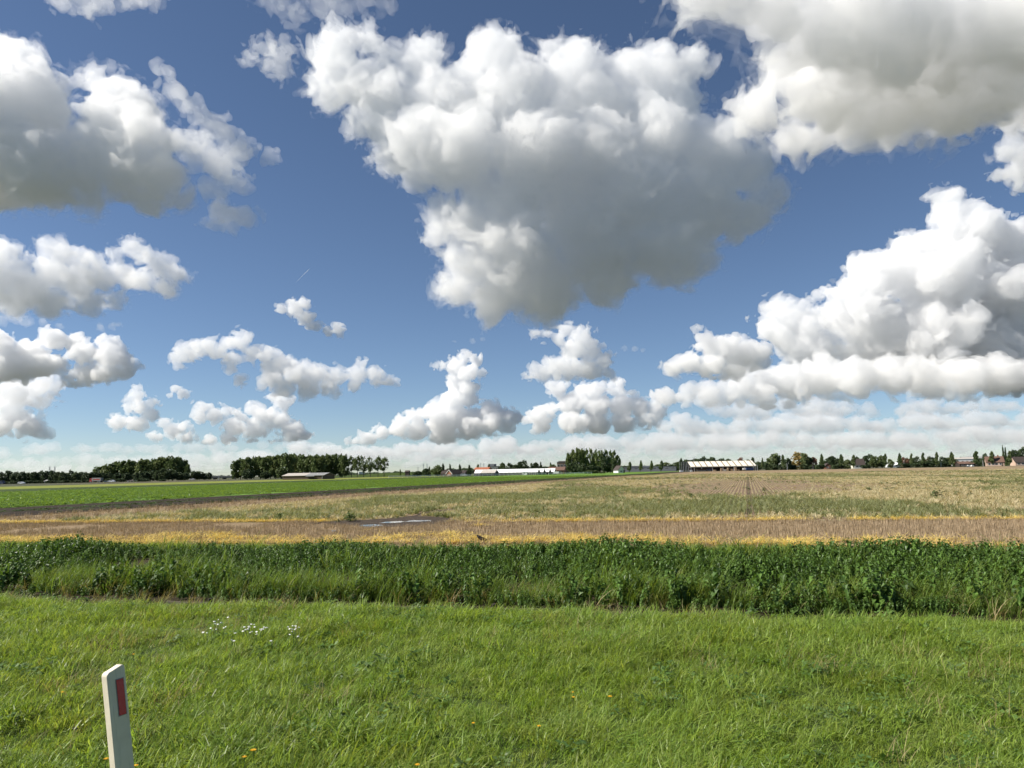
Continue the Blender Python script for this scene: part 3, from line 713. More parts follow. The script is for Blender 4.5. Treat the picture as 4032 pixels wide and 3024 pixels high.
row('dark', [(3865,1806,30),(3885,1788,24),(3957,1765,9,'lombardy'),(3967,1769,8,'lombardy'),(3962,1818,26),(4006,1773,40),(4034,1767,34),(4060,1780,40),(3990,1806,22)], 540, 28,
    'tree beside the houses at the right edge, %s listed from the left', 'trees at the right edge')
row('bush', [(15,1895,40),(60,1894,44),(110,1893,44),(150,1892,40),(205,1891,44),(255,1890,44),(300,1890,40),(335,1889,40),(430,1884,40),(470,1885,44),(560,1884,60),(640,1886,30)], 505, 42, 'low dark hedge bush under the left-edge trees, %s from the left', 'hedge bushes by the left-hand road')
row('bush', [(2976,1838,24,'green_bush'),(3230,1828,40),(3300,1829,50),(3330,1834,40,'green_bush'),(3410,1831,40),(3560,1824,50),(3620,1822,60),(3680,1820,60),(3725,1819,50),(3775,1822,34),(3832,1818,44),(3870,1816,30),(3985,1816,40,'green_bush')], 480, 40, 'low bush on the far field edge right of the canopy, %s from the left', 'bushes on the far field edge')
row('bush', [(3045,1829,40),(3080,1830,40),(3120,1829,44),(3170,1828,44),(3200,1830,30)], 492, 40, 'dark underwood bush below the tall clump right of the canopy, %s from the left', 'underwood below the tall clump')
# a far wood that reads as one dark band
V = []; Fc = []; vals = []
for (a, b, D, y0) in ((790, 930, 1500, 1874), (1330, 1540, 1400, 1862), (2430, 2700, 1300, 1838), (1540, 1760, 1500, 1860), (3480, 3560, 1300, 1822), (2950, 3060, 1100, 1824), (-150, 420, 1100, 1880), (1760, 2250, 1300, 1846)):
    for i in range(int((b - a) * 4)):
        px = RT.uniform(a, b); x, y = place(px, D + RT.uniform(-20, 20)); top = at(px, y0 - 4 * (vnoise(np.array([[px / 9., 1.5, D / 99.]]))[0]) , D)[2]
        z = RT.uniform(0, max(top, 1)); s = RT.uniform(1.2, 2.6); n0 = len(V); a1 = RT.uniform(0, 6.28)
        V += [(x - s, y, z), (x, y - s * math.cos(a1), z - s * .7), (x + s, y, z + s * .2), (x, y + s * .5, z + s * .8)]; Fc.append((n0, n0+1, n0+2, n0+3)); vals.append(RT.random())
me = with_var(mesh_of(V, Fc, 'far_wood'), vals)
tag(link('far_wood', me, ML_DARK), 'dark band of far-off woodland low on the horizon', kind='stuff')
print('trees', round(time.time() - T0, 1))
# ------------------------------------------------------------------ far buildings, vehicles and street furniture
def plain(name, col, rough=.7, scale=1.5, var=.12, bump=0.0, spec=.3):
    c0 = tuple(max(0, c * (1 - var)) for c in col); c1 = tuple(min(1, c * (1 + var)) for c in col)
    return mat_noisy(name, c0, c1, scale, rough, spec, bump=bump)
M_WHITE = plain('white_paint', (.74, .73, .70)); M_CREAM = plain('cream_sheet', (.80, .75, .62), .5); M_BROWNSTRIP = plain('brown_strip', (.24, .17, .11))
M_DARKWALL = plain('dark_boards', (.045, .036, .030)); M_BROWNWALL = plain('brown_boards', (.10, .072, .050)); M_ROOFPALE = plain('pale_sheet_roof', (.46, .42, .37), .6)
M_ROOFGREY = plain('grey_sheet_roof', (.26, .26, .25), .6); M_TILEDARK = plain('dark_tiles', (.055, .042, .036), scale=4); M_TILERED = plain('red_tiles', (.36, .12, .06), scale=4)
M_BRICK = plain('red_brick', (.24, .11, .07), scale=6); M_PINK = plain('pinkish_brick', (.52, .38, .29), scale=6); M_TILEBROWN = plain('brown_tiles', (.15, .09, .065), scale=4)
M_CONC = plain('concrete', (.26, .25, .235)); M_GREYBLD = plain('grey_cladding', (.17, .18, .19)); M_STEEL = plain('grey_steel', (.38, .39, .40), .4)
M_BLUE = plain('blue_sheet', (.035, .065, .15), .5); M_REDP = plain('red_paint', (.38, .045, .035), .4); M_TIMBER = plain('crate_timber', (.42, .31, .20), scale=3)
M_DKWOOD = plain('old_wood', (.10, .075, .055), scale=3); M_TYRE = plain('tyre_rubber', (.02, .02, .02), .8); M_CARW = plain('white_car_paint', (.72, .73, .74), .25, spec=.5)
M_DKBLUE = plain('dark_blue_paint', (.02, .03, .07), .3, spec=.5); M_GLASSHOUSE = plain('whitened_glass', (.82, .82, .80), .35, spec=.5)
m, nt, b = new_mat('window_glass'); b.inputs['Base Color'].default_value = (.03, .035, .04, 1); b.inputs['Roughness'].default_value = .08; M_GLASS = m
def base(px, D): x, y = place(px, D); return (x, y, -.02)
def hgt(px, py, D): return at(px, py, D)[2]
def window(parent, x, y, z, w, h, nrm=-1, axis='y', mat=None):
    """a framed window on a wall plane; frame proud of the wall, glass set in the frame"""
    f = MB(); t = .1
    if axis == 'y':
        y0, y1 = (y - .06, y) if nrm < 0 else (y, y + .06)
        f.box(x - w/2 - t, x - w/2, y0, y1, z - t, z + h + t).box(x + w/2, x + w/2 + t, y0, y1, z - t, z + h + t).box(x - w/2, x + w/2, y0, y1, z - t, z).box(x - w/2, x + w/2, y0, y1, z + h, z + h + t)
        fr = f.build('window', mat or M_WHITE, parent)
        MB().box(x - w/2, x + w/2, y0 + .02, y1 - .005, z, z + h).build('pane', M_GLASS, fr)
    else:
        x0, x1 = (x - .06, x) if nrm < 0 else (x, x + .06)
        f.box(x0, x1, y - w/2 - t, y - w/2, z - t, z + h + t).box(x0, x1, y + w/2, y + w/2 + t, z - t, z + h + t).box(x0, x1, y - w/2, y + w/2, z - t, z).box(x0, x1, y - w/2, y + w/2, z + h, z + h + t)
        fr = f.build('window', mat or M_WHITE, parent)
        MB().box(x0 + .005, x1 - .02, y - w/2, y + w/2, z, z + h).build('pane', M_GLASS, fr)
    return fr
def house(name, label, cat, px0, px1, yr, D, dep, eave, wall, roof, ridge='x', rz=RD, nwin=2, door=True, chimney=False, over=.35, group=None, roof_thick=.18, barge=None):
    """gabled building; yr: picture height of the ridge, eave: share of the ridge height"""
    pxc = (px0 + px1) / 2; w = (px1 - px0) * D / F; hr = hgt(pxc, yr, D); he = hr * eave
    e = empty(name, base(pxc, D), rz); tag(e, label, cat, group)
    hw, hd = w / 2, dep / 2
    if ridge == 'x':
        MB().prism_x([(-hd, 0), (hd, 0), (hd, he), (0, hr - roof_thick), (-hd, he)], -hw, hw).build('wall', wall, e)
        sl = (hr - he) / hd; o = over
        rb = MB().prism_x([(-hd - o, he - sl * o + .02), (0, hr - roof_thick + .02), (hd + o, he - sl * o + .02), (hd + o, he - sl * o + roof_thick + .02), (0, hr + .02), (-hd - o, he - sl * o + roof_thick + .02)], -hw - o, hw + o)
    else:
        MB().prism([(-hw, 0), (hw, 0), (hw, he), (0, hr - roof_thick), (-hw, he)], -hd, hd).build('wall', wall, e)
        sl = (hr - he) / hw; o = over
        rb = MB().prism([(-hw - o, he - sl * o + .02), (0, hr - roof_thick + .02), (hw + o, he - sl * o + .02), (hw + o, he - sl * o + roof_thick + .02), (0, hr + .02), (-hw - o, he - sl * o + roof_thick + .02)], -hd - o, hd + o)
    r_ = rb.build('roof', roof, e)
    if chimney: MB().box(hw * .4, hw * .4 + .7, -.35, .35, hr - .5, hr + .9).build('chimney', M_BRICK, r_)
    if barge:
        if ridge == 'y':
            MB().prism([(-hw - o - .05, he - sl * o - .1), (0, hr - roof_thick - .1), (hw + o + .05, he - sl * o - .1), (hw + o + .05, he - sl * o + roof_thick), (0, hr), (-hw - o - .05, he - sl * o + roof_thick)], -hd - o - .1, -hd - o - .01).build('bargeboard', barge, r_)
    for i in range(nwin):
        x = -hw + w * (i + .8) / (nwin + .8)
        window(e, x, -hd, he * .3, min(1.3, w / (nwin + 1) * .6), he * .42)
    if door:
        MB().box(hw - w * .12 - .5, hw - w * .12 + .5, -hd - .05, -hd, .02, min(2.1, he * .9)).build('door', M_DKWOOD, e)
    return e
# brown barn under the poplars
def brown_barn():
    D = 395; k = D / F; e = empty('farm_shed', base(1216, D), math.radians(-16)); tag(e, 'low brown barn with pale shallow roof below the dense poplar row', 'barn')
    W_, dp = 178 * k, 11.5; hr = hgt(1216, 1862, D); he = hr * .60; hw, hd = W_ / 2, dp / 2
    MB().prism_x([(-hd, 0), (hd, 0), (hd, he), (0, hr - .15), (-hd, he)], -hw, hw).build('wall', M_BROWNWALL, e)
    s = (hr - he) / hd
    xs = [-hw - .4, hw * .12, hw + .4]
    for i, mt in enumerate((M_ROOFPALE, M_ROOFGREY)):
        p = MB().prism_x([(-hd - .4, he - s * .4 + .02), (0, hr - .12), (hd + .4, he - s * .4 + .02), (hd + .4, he - s * .4 + .16), (0, hr + .03), (-hd - .4, he - s * .4 + .16)], xs[i] + .01, xs[i + 1]).build('roof', mt, e)
        tag(p, ('pale cream left part of the roof', 'greyer right part of the roof')[i])
    for x in (-hw * .25, hw * .05):
        MB().prism([(x - .25, hr - .05), (x + .25, hr - .05), (x + .25, hr + .35), (x, hr + .5), (x - .25, hr + .35)], -.25, .25).build('roof_vent', M_ROOFGREY, e)
    MB().box(hw * .25, hw * .55, -hd - .12, -hd - .01, .05, he * .8).build('door', M_DARKWALL, e)
    MB().prism_x([(-hd - 1.4, he * .78), (-hd - .01, he * .92), (-hd - .01, he * .98), (-hd - 1.4, he * .84)], hw * .2, hw * .6).build('canopy', M_ROOFGREY, e)
    MB().prism([(-hw - 1.2, he * .72), (-hw - .01, he * .85), (-hw - .01, he * .9), (-hw - 1.2, he * .77)], -1.6, 1.6).build('side_canopy', M_ROOFGREY, e)
    MB().box(-hw - .1, -hw - .01, -1.3, 1.3, .05, he * .7).build('side_door', M_DARKWALL, e)
    MB().tube([(hw - .6, -hd - .12, 0), (hw - .6, -hd - .12, he)], .12, 6).build('drainpipe', M_STEEL, e)
brown_barn()
# concrete viaduct
def viaduct(px0, px1, D, ydeck, ybot, n, label):
    xa, ya = place(px0, D); xb, yb = place(px1, D); e = empty('viaduct', ((xa + xb) / 2, (ya + yb) / 2, 0), math.atan2(yb - ya, xb - xa)); tag(e, label, 'bridge')
    L = math.hypot(xb - xa, yb - ya) / 2; z1 = hgt((px0 + px1) / 2, ydeck, D); z0 = hgt((px0 + px1) / 2, ybot, D)
    MB().box(-L, L, -5, 5, z0, z1).build('deck', M_CONC, e)
    MB().box(-L, L, -5.15, -5.01, z1 - .5, z1 + .7).build('parapet', M_CONC, e)
    MB().box(-L, L, 5.01, 5.15, z1 - .5, z1 + .7).build('parapet', M_CONC, e)
    MB().tube([(-L, -5.08, z1 + 1.1), (L, -5.08, z1 + 1.1)], .06, 5).build('handrail', M_STEEL, e)
    for i in range(n):
        x = -L + 2 * L * (i + .5) / n
        MB().box(x - .6, x + .6, -3.5, 3.5, 0, z0 - .01).build('pier', M_CONC, e)
viaduct(792, 940, 720, 1877, 1881, 4, 'low concrete bridge between the rounded grove and the dense poplar row')
viaduct(2480, 2700, 760, 1836, 1841, 7, 'long grey viaduct behind the wind-bent trees left of the striped roof')
# grass embankment with the road on top
V = []; Fc = []
pts = [(1180, 0.2), (1290, 1.0), (1380, 1.6), (1450, 2.2), (1530, 2.9), (1740, 3.1), (1790, 2.0), (1840, .2)]
for px, h in pts:
    x, y = place(px, 620)
    V += [(x, y - 14, -.02), (x, y - 2.5, h), (x, y + 6, h), (x, y + 18, -.02)]
for i in range(len(pts) - 1):
    for j in range(3): Fc.append((i*4+j, (i+1)*4+j, (i+1)*4+j+1, i*4+j+1))
tag(link('grass_embankment', mesh_of(V, Fc, 'grass_embankment', True), M_DKGRN), kind='structure')
for px, D, h, lb in ((1604, 600, 1851, 'small dark box-shaped hide on the embankment by the lone tree'),):
    house('small_hut', lb, 'hut', 1597, 1612, 1852, 605, 3, .75, M_DARKWALL, M_TILEDARK, nwin=0)
# vehicles
def wheel(e, x, y, r, w=.22):
    mb = MB(); n = 12
    t = mb.prism([(x + r * math.cos(6.283 * i / n), r + r * math.sin(6.283 * i / n)) for i in range(n)], y - w / 2, y + w / 2).build('wheel', M_TYRE, e)
    MB().prism([(x + r * .55 * math.cos(6.283 * i / n), r + r * .55 * math.sin(6.283 * i / n)) for i in range(n)], y - w / 2 - .02, y + w / 2 + .02).build('rim', M_STEEL, t)
def car(px, D, label, paint, rz=RD, z=0.0, van=False, group='vehicles on the far roads'):
    e = empty('parked_van' if van else 'car', (*base(px, D)[:2], z), rz); tag(e, label, 'van' if van else 'car', group)
    if van: prof = [(-2.5, .35), (2.45, .35), (2.5, 1.0), (2.0, 1.25), (1.5, 2.05), (1.2, 2.2), (-2.45, 2.2), (-2.5, 2.0)]; gl = [(1.95, 1.3), (1.5, 1.98), (.75, 1.98), (.75, 1.3)]
    else: prof = [(-2.1, .3), (2.1, .3), (2.15, .7), (1.2, .9), (.5, 1.42), (-1.1, 1.45), (-1.8, .98), (-2.12, .9)]; gl = [(1.0, .92), (.45, 1.34), (-1.05, 1.36), (-1.6, .95)]
    hw = .95 if van else .85
    MB().prism(prof, -hw, hw).build('body', paint, e)
    MB().prism(gl, -hw - .015, -hw - .002).build('side_window', M_GLASS, e); MB().prism(gl, hw + .002, hw + .015).build('side_window', M_GLASS, e)
    for x in ((1.6, -1.6) if van else (1.35, -1.3)):
        for y in (-hw + .08, hw - .08): wheel(e, x, y, .33)
    return e
car(1424, 616, 'white van driving along the embankment behind the airy poplars', M_CARW, rz=RD + .6, z=1.95, van=True)
car(1826, 470, 'white car parked beside the brick house near the fence', M_CARW)
car(87, 470, 'small white car at the field edge under the left-edge trees', M_CARW)
car(425, 500, 'white car on the road right of the red lorry', M_CARW)
car(443, 497, 'second white car behind the one nearest the red lorry', M_CARW)
car(8, 480, 'dark blue van at the very left end of the far road', M_DKBLUE, van=True)
car(758, 600, 'pale car below the small trees beside the bridge', M_STEEL)
def lorry():
    D = 500; e = empty('lorry', base(381, D), math.pi + RD); tag(e, 'long lorry with red cab and red-striped pale trailer under the left-edge trees', 'lorry')
    MB().box(-4.4, 2.6, -1.2, 1.2, .95, 3.1).build('trailer', M_CONC, e)
    MB().box(-3.6, 1.6, -1.22, -1.201, 1.7, 2.3).build('stripe', M_REDP, e); MB().box(-3.6, 1.6, 1.201, 1.22, 1.7, 2.3).build('stripe', M_REDP, e)
    c = MB().prism([(2.75, .5), (4.6, .5), (4.6, 1.6), (4.35, 2.7), (2.75, 2.8)], -1.15, 1.15).build('cab', M_REDP, e)
    MB().prism([(3.5, 1.6), (4.45, 1.6), (4.25, 2.4), (3.5, 2.4)], -1.17, 1.17).build('cab_window', M_GLASS, c)
    for x in (-3.6, -2.4, 2.0, 3.7):
        for y in (-1.0, 1.0): wheel(e, x, y, .48, .3)
lorry()
# houses
house('white_house', 'small white house with dark gable under the rounded grove', 'house', 510, 536, 1890, 520, 5, .55, M_WHITE, M_TILEDARK, 'x', nwin=1)
house('cottage', 'pale hut half hidden under the left-edge trees', 'hut', 10, 26, 1899, 515, 4, .6, M_CONC, M_ROOFGREY, nwin=1)
house('grey_shed', 'grey shed below the middle of the left-edge tree row', 'shed', 184, 200, 1889, 520, 4, .6, M_CONC, M_ROOFGREY, nwin=1)
house('wide_shed', 'wide dim shed under the right end of the left-edge tree row', 'shed', 212, 246, 1893, 522, 5, .6, M_DARKWALL, M_ROOFGREY, nwin=2)
house('farmhouse', 'farmhouse with dark brown roof right of the big round tree', 'house', 1744, 1768, 1849, 500, 8, .4, M_BRICK, M_TILEDARK, 'x', nwin=1)
house('brick_house', 'red brick house with white-edged gable beside the fence', 'house', 1772, 1806, 1849, 480, 9, .35, M_BRICK, M_TILEDARK, 'y', rz=RD - .5, nwin=1, barge=M_WHITE)
house('long_barn', 'long dark-roofed barn behind the brick house', 'barn', 1796, 1838, 1852, 505, 9, .5, M_DARKWALL, M_TILEDARK, nwin=2)
house('red_roofed_barn', 'barn with orange tiled roof behind the left end of the greenhouse', 'barn', 1873, 1930, 1840, 560, 9, .72, M_BRICK, M_TILERED, nwin=3)
def flat_block(name, label, cat, px0, px1, ytop, D, dep, mat, steps=(), win=0, rz=RD):
    pxc = (px0 + px1) / 2; w = (px1 - px0) * D / F; h = hgt(pxc, ytop, D); e = empty(name, base(pxc, D), rz); tag(e, label, cat)
    MB().box(-w/2, w/2, -dep/2, dep/2, 0, h).build('wall', mat, e)
    MB().box(-w/2 - .2, w/2 + .2, -dep/2 - .2, dep/2 + .2, h + .005, h + .35).build('roof_edge', M_GREYBLD, e)
    for a, b_, dz in steps: MB().box(-w/2 + a * w, -w/2 + b_ * w, -dep/3, dep/3, h + .36, h + dz).build('roof_storey', mat, e)
    for i in range(win): window(e, -w/2 + w * (i + .5) / win, -dep/2, h * .55, w / win * .6, h * .25)
    return e
flat_block('office_block', 'grey flat-roofed building behind the greenhouse, right of the orange roof', 'building', 1929, 1968, 1837, 640, 12, M_GREYBLD, ((.08, .55, 2.2),), 4)
flat_block('brick_tower', 'dark brick block standing behind the left end of the bare-topped grove', 'building', 2198, 2236, 1820, 640, 10, M_BROWNWALL, ((.1, .9, 1.0),), 3)
flat_block('grey_hall', 'long low grey hall behind the wind-bent trees', 'building', 2450, 2660, 1839, 680, 16, M_GREYBLD, ((.35, .55, 1.2),), 9)
house('thatched_barn', 'brown-roofed red barn right of the greenhouse gables', 'barn', 2162, 2226, 1838, 490, 10, .52, M_BRICK, M_TILEBROWN, nwin=3)
house('gabled_house', 'white gabled house with dark roof at the right foot of the bare-topped grove', 'house', 2424, 2452, 1833, 500, 8, .42, M_WHITE, M_TILEDARK, 'y', rz=RD + .5, nwin=1)
# white greenhouse with a row of gables
def greenhouse():
    D = 440; k = D / F; e = empty('greenhouse', base(2010, D), math.radians(-22)); tag(e, 'long white-roofed greenhouse with a row of dark gables at its right end', 'greenhouse')
    hr = hgt(2010, 1847, D); he = hr * .42; L0, L1 = (1862 - 2010) * k * 1.06, (2118 - 2010) * k * 1.04; sp = 4.4
    for i in range(4):
        y0 = i * sp; yc = y0 + sp / 2
        g = MB().prism_x([(y0, 0), (y0 + sp - .02, 0), (y0 + sp - .02, he), (yc, hr - .12), (y0, he)], L0 + .1, L1 + i * 1.9).build('bay', M_DARKWALL, e)
        for sg, nm in ((-1, 'roof_slope'), (1, 'roof_slope')):
            ya = yc + sg * (sp / 2 - .03)
            MB().prism_x([(ya, he + .02), (yc + sg * .02, hr - .1), (yc + sg * .02, hr + .02), (ya, he + .14)], L0, L1 + i * 1.9 + .2).build(nm, M_GLASSHOUSE, g)
    for i in range(16):
        x = L0 + (L1 - L0) * (i + .5) / 16
        MB().box(x - .06, x + .06, -.1, -.01, 0, he).build('wall_post', M_WHITE, e)
    MB().box(L0 + .2, L1 - .2, -.06, -.02, .1, he * .45).build('low_wall', M_BROWNWALL, e)
greenhouse()
def farm_shop():
    D = 425; e = house('farm_office', 'small grey-roofed building with white windows before the white greenhouse', 'building', 1900, 1956, 1850, D, 6, .5, M_DARKWALL, M_ROOFPALE, 'x', rz=RD - .1, nwin=4)
farm_shop()
# white post-and-rail fence
def rail_fence(px0, px1, D0, D1, n, h, label, mat=M_WHITE):
    a = place(px0, D0); b = place(px1, D1); e = empty('rail_fence', (a[0], a[1], 0), math.atan2(b[1] - a[1], b[0] - a[0])); tag(e, label, 'fence')
    L = math.hypot(b[0] - a[0], b[1] - a[1])
    pm = MB().box(-.09, .09, -.09, .09, 0, h).mesh('post'); pm.materials.append(mat)
    for i in range(n + 1): link('post', pm, None, e, (L * i / n, 0, 0))
    rm = MB().box(.1, L / n - .1, -.05, .05, -.10, .10).mesh('rail'); rm.materials.append(mat)
    for i in range(n):
        for z in (h * .42, h * .85): link('rail', rm, None, e, (L * i / n, 0, z))
rail_fence(1531, 2150, 400, 425, 36, 1.15, 'long white post-and-rail fence along the top of the green crop')
rail_fence(2160, 2330, 428, 436, 10, 1.1, 'shorter pale rail fence before the brown-roofed red barn')
MB_ = MB
e = empty('site_cabin', base(2067, 422), RD); tag(e, 'white box cabin standing at the fence before the greenhouse', 'cabin')
MB().box(-1.3, 1.3, -1.1, 1.1, .1, 1.75).build('wall', M_WHITE, e); MB().box(-1.4, 1.4, -1.2, 1.2, 1.76, 1.9).build('roof', M_STEEL, e); window(e, -.2, -1.1, .9, .8, .5)
e = empty('trailer', base(2190, 432), RD); tag(e, 'white box trailer parked before the red barn', 'trailer')
MB().box(-1.6, 1.6, -1, 1, .5, 1.7).build('body', M_WHITE, e); wheel(e, -.3, -1.0, .33); wheel(e, -.3, 1.0, .33); MB().box(1.6, 2.6, -.06, .06, .5, .6).build('drawbar', M_STEEL, e)
# striped canopy store
def canopy():
    D = 470; k = D / F; pc = 2840; e = empty('open_store', base(pc, D), math.radians(-1.0)); tag(e, 'long open-sided farm store with cream roof and brown stripes', 'barn')
    x0, x1 = (2718 - pc) * k, (2964 - pc) * k; hr = hgt(pc, 1815, D); he = hgt(pc, 1835, D); y0, y1 = -3.0, 5.5
    n = 11; unit = (x1 - x0) / n; sw = unit * .19; sh = 1.05           # the stripes lean with the slope
    def slab(a, b_, nm, mat, lift=0.0, ext=0.0):
        t = .14
        V_ = [(a, y0 - ext, he + lift), (b_, y0 - ext, he + lift), (b_, y1, hr + lift), (a, y1, hr + lift)]
        V2 = [(p[0], p[1], p[2] - t) for p in V_]
        return MB().add(V2 + V_, [(0,3,2,1), (4,5,6,7), (0,1,5,4), (1,2,6,5), (2,3,7,6), (3,0,4,7)]).build(nm, mat, e)
    for i in range(n):
        a = x0 + i * unit; slab(a, a + unit - sw - .01, 'roof_panel', M_CREAM); slab(a + unit - sw, a + unit - .01, 'roof_strip', M_BROWNSTRIP, .03)
    slab(x1, x1 + unit * .35, 'roof_panel', M_CREAM)
    MB().box(x0, x1 + .8, y1 - .3, y1 - .1, 0, hr - .3).build('back_wall', M_DARKWALL, e)
    MB().prism_x([(y1 - .4, hr - .25), (y1 + 4.5, he), (y1 + 4.5, he - .15), (y1 - .4, hr - .4)], x0, x1 + .8).build('rear_roof', M_ROOFGREY, e)
    MB().box(x0, x1 + .8, y0 - .12, y0 + .02, he - .45, he - .16).build('eave_beam', M_CREAM, e)
    pm = MB().box(-.14, .14, -.14, .14, 0, he - .46).mesh('post'); pm.materials.append(M_STEEL)
    for i in range(7): link('post', pm, None, e, (x0 + .2 + (x1 + .3 - x0) * i / 6, y0, 0))
    MB().prism([(x0 - .7, he - .6), (x0 - .05, he - .6), (x0 - .05, he + .3)], y0 - .1, y0 + .1).build('gable_bracket', M_CREAM, e)
    return D, pc, k
canopy()
def crate(px, D, w, h, d, mat, label, z=0.0, group='crates stacked under the striped store', name='crate'):
    x, y = place(px, D); e = empty(name, (x, y, z), RT.uniform(-.1, .1)); tag(e, label, 'crate', group)
    MB().box(-w/2 + .05, w/2 - .05, -d/2 + .05, d/2 - .05, .12, h - .03).build('box', mat, e)
    sm = MB().box(-w/2, w/2, -d/2 - .01, -d/2 + .04, 0, h / 5.2).mesh('plank'); sm.materials.append(mat)
    for i in range(4): link('plank', sm, None, e, (0, 0, .14 + i * (h - .16) / 4))
    MB().box(-w/2, w/2, -d/2, d/2, 0, .10).build('pallet', M_DKWOOD, e)
kk = 462
CR = [(2815, 1.3, 1.0, M_TIMBER, 'pale crate standing alone left of the crate pile under the striped store'),
      (2841, 1.1, 1.0, M_TIMBER, 'lower left crate of the pile under the striped store'), (2854, 1.3, 1.1, M_CREAM, 'wide cream crate low in the pile under the striped store'), (2866, 1.0, 1.2, M_TIMBER, 'middle crate of the pile under the striped store'),
      (2882, 1.1, 1.3, M_TIMBER, 'brown crate right of the middle of the pile'), (2897, 1.2, 1.4, M_TIMBER, 'tall crate near the right end of the pile'), (2908, .9, 1.0, M_BROWNSTRIP, 'dark brown crate closing the pile at its right end')]
for px, w, h, mt, lb in CR: crate(px, kk, w * 1.15, h, 1.2, mt, lb)
for px, z, lb in ((2842, 1.02, 'crate on top of the lower left crate of the pile'), (2868, 1.22, 'crate on top of the middle crate of the pile'), (2897, 1.42, 'crate on top of the tall crate near the pile end')):
    crate(px, kk, 1.1, .9, 1.1, M_TIMBER, lb, z)
e = empty('container', base(2952, 462), 0); tag(e, 'dark blue steel container under the right end of the striped store', 'container')
MB().box(-2.1, 2.1, -1.1, 1.1, .15, 1.9).build('body', M_BLUE, e)
rm = MB().box(-.04, .04, -1.16, -1.101, .2, 1.85).mesh('rib'); rm.materials.append(M_BLUE)
for i in range(14): link('rib', rm, None, e, (-1.95 + .3 * i, 0, 0))
e = empty('white_tank', base(2931, 461), 0); tag(e, 'white box tank left of the blue container', 'tank')
MB().box(-.85, .85, -.6, .6, .75, 1.75).build('tank_body', M_WHITE, e); MB().box(-.9, .9, -.65, .65, .1, .74).build('pallet_frame', M_DKWOOD, e)
for px, w, lb in ((2752, 2.4, 'dark farm trailer under the left part of the striped store'), (2772, 3.0, 'second dark farm trailer beside the one under the store\'s left part'), (2792, 2.2, 'low dark trailer left of the lone pale crate')):
    e = empty('farm_trailer', base(px, 463), 0); tag(e, lb, 'trailer', 'farm trailers under the striped store')
    MB().prism([(-w/2, .8), (w/2, .8), (w/2 + .15, 1.7), (-w/2 - .15, 1.7)], -.9, .9).build('hopper', M_DKBLUE if w < 2.3 else M_DARKWALL, e)
    MB().box(-w/2, w/2, -.5, .5, .6, .79).build('chassis', M_STEEL, e)
    for x in (-w/4, w/4):
        for y in (-.9, .9): wheel(e, x, y, .38)
e = empty('concrete_block', base(2683, 458), 0); tag(e, 'white block at the left corner of the yard with flagpoles', 'block')
MB().prism([(-1.0, 0), (1.0, 0), (.85, 1.0), (-.85, 1.0)], -.6, .6).build('block_body', M_WHITE, e); MB().box(-.3, .3, -.2, .2, 1.001, 1.15).build('lifting_lug', M_CONC, e)
e = empty('yard_bench', base(2722, 460), 0); tag(e, 'pile of white sacks on a pallet at the left end of the store', 'sacks')
MB().box(-.8, .8, -.6, .6, 0, .14).build('pallet', M_DKWOOD, e)
for i in range(4): MB().prism([(-.75, .15 + .22 * i), (.75, .15 + .22 * i), (.7, .35 + .22 * i), (-.7, .35 + .22 * i)], -.5, .5).build('sack', M_WHITE, e)
POLE_Z = hgt(2690, 1819, 470)
for i, px in enumerate((2678, 2686, 2692.5, 2699, 2705.5, 2712)):
    e = empty('flagpole', base(px, 466 + i), 0); tag(e, 'thin grey flagpole in the yard left of the striped store, %s from the left' % ORD[i], 'flagpole', 'flagpoles left of the striped store')
    MB().tube([(0, 0, 0), (0, 0, POLE_Z * .5), (0, 0, POLE_Z)], [.11, .09, .07], 8).build('pole', M_STEEL, e)
    MB().tube([(0, 0, POLE_Z), (.35, 0, POLE_Z + .02)], .05, 5).build('pole_arm', M_STEEL, e); MB().box(-.2, .2, -.2, .2, 0, .12).build('foot', M_CONC, e)
for px, yt, lb in ((2967.5, 1817, 'tall grey post at the right end of the striped store'), (2983, 1830, 'short grey post among the bushes right of the striped store'), (3101, 1824, 'grey lamp post before the tall clump right of the canopy'), (3320, 1826, 'grey post under the wind-blown trees by the red-walled house'), (3563, 1818, 'pale post before the reddish tree'), (3708, 1819, 'pale post in the hedge left of the brown-roofed shed'), (3874, 1812, 'lamp post left of the pink-gabled house'), (2735, 1802, 'slim mast rising above the trees behind the striped store'), (862, 1871, 'pale lamp post standing before the concrete bridge')):
    D = 466 if px < 3000 and yt > 1810 and px > 2000 else 475
    e = empty('lamp_post', base(px, D), 0); tag(e, lb, 'post'); z = hgt(px, yt, D)
    MB().tube([(0, 0, 0), (0, 0, z)], [.16, .10], 8).build('pole', M_STEEL, e); MB().box(-.5, .1, -.12, .12, z + .005, z + .12).build('lamp_head', M_STEEL, e)
# right-hand houses
house('tiny_shed', 'tiny cream gable peeping out below the autumn-coloured tree', 'shed', 3197, 3205, 1829, 480, 3, .62, M_PINK, M_TILEDARK, 'y', nwin=1, door=False)
house('red_house', 'red-walled house with white chimney band among the trees', 'house', 3248, 3268, 1823, 495, 7, .5, M_BRICK, M_TILEDARK, 'y', nwin=1)
house('dark_roofed_house', 'house with steep dark roof and cream wall behind the wind-blown trees', 'house', 3360, 3400, 1806, 488, 9, .38, M_CREAM, M_TILEDARK, 'x', nwin=2)
house('tunnel_house', 'low white plastic tunnel on the green bank', 'greenhouse', 3492, 3536, 1821, 620, 6, .35, M_GLASSHOUSE, M_GLASSHOUSE, nwin=0, door=False)
house('brown_roofed_shed', 'low shed with reddish brown roof before the white building', 'shed', 3776, 3828, 1817, 478, 8, .55, M_DARKWALL, M_TILEBROWN, nwin=3)
house('white_building', 'white flat building behind the reddish brown shed', 'building', 3758, 3832, 1801, 640, 12, .8, M_WHITE, M_ROOFPALE, nwin=4)
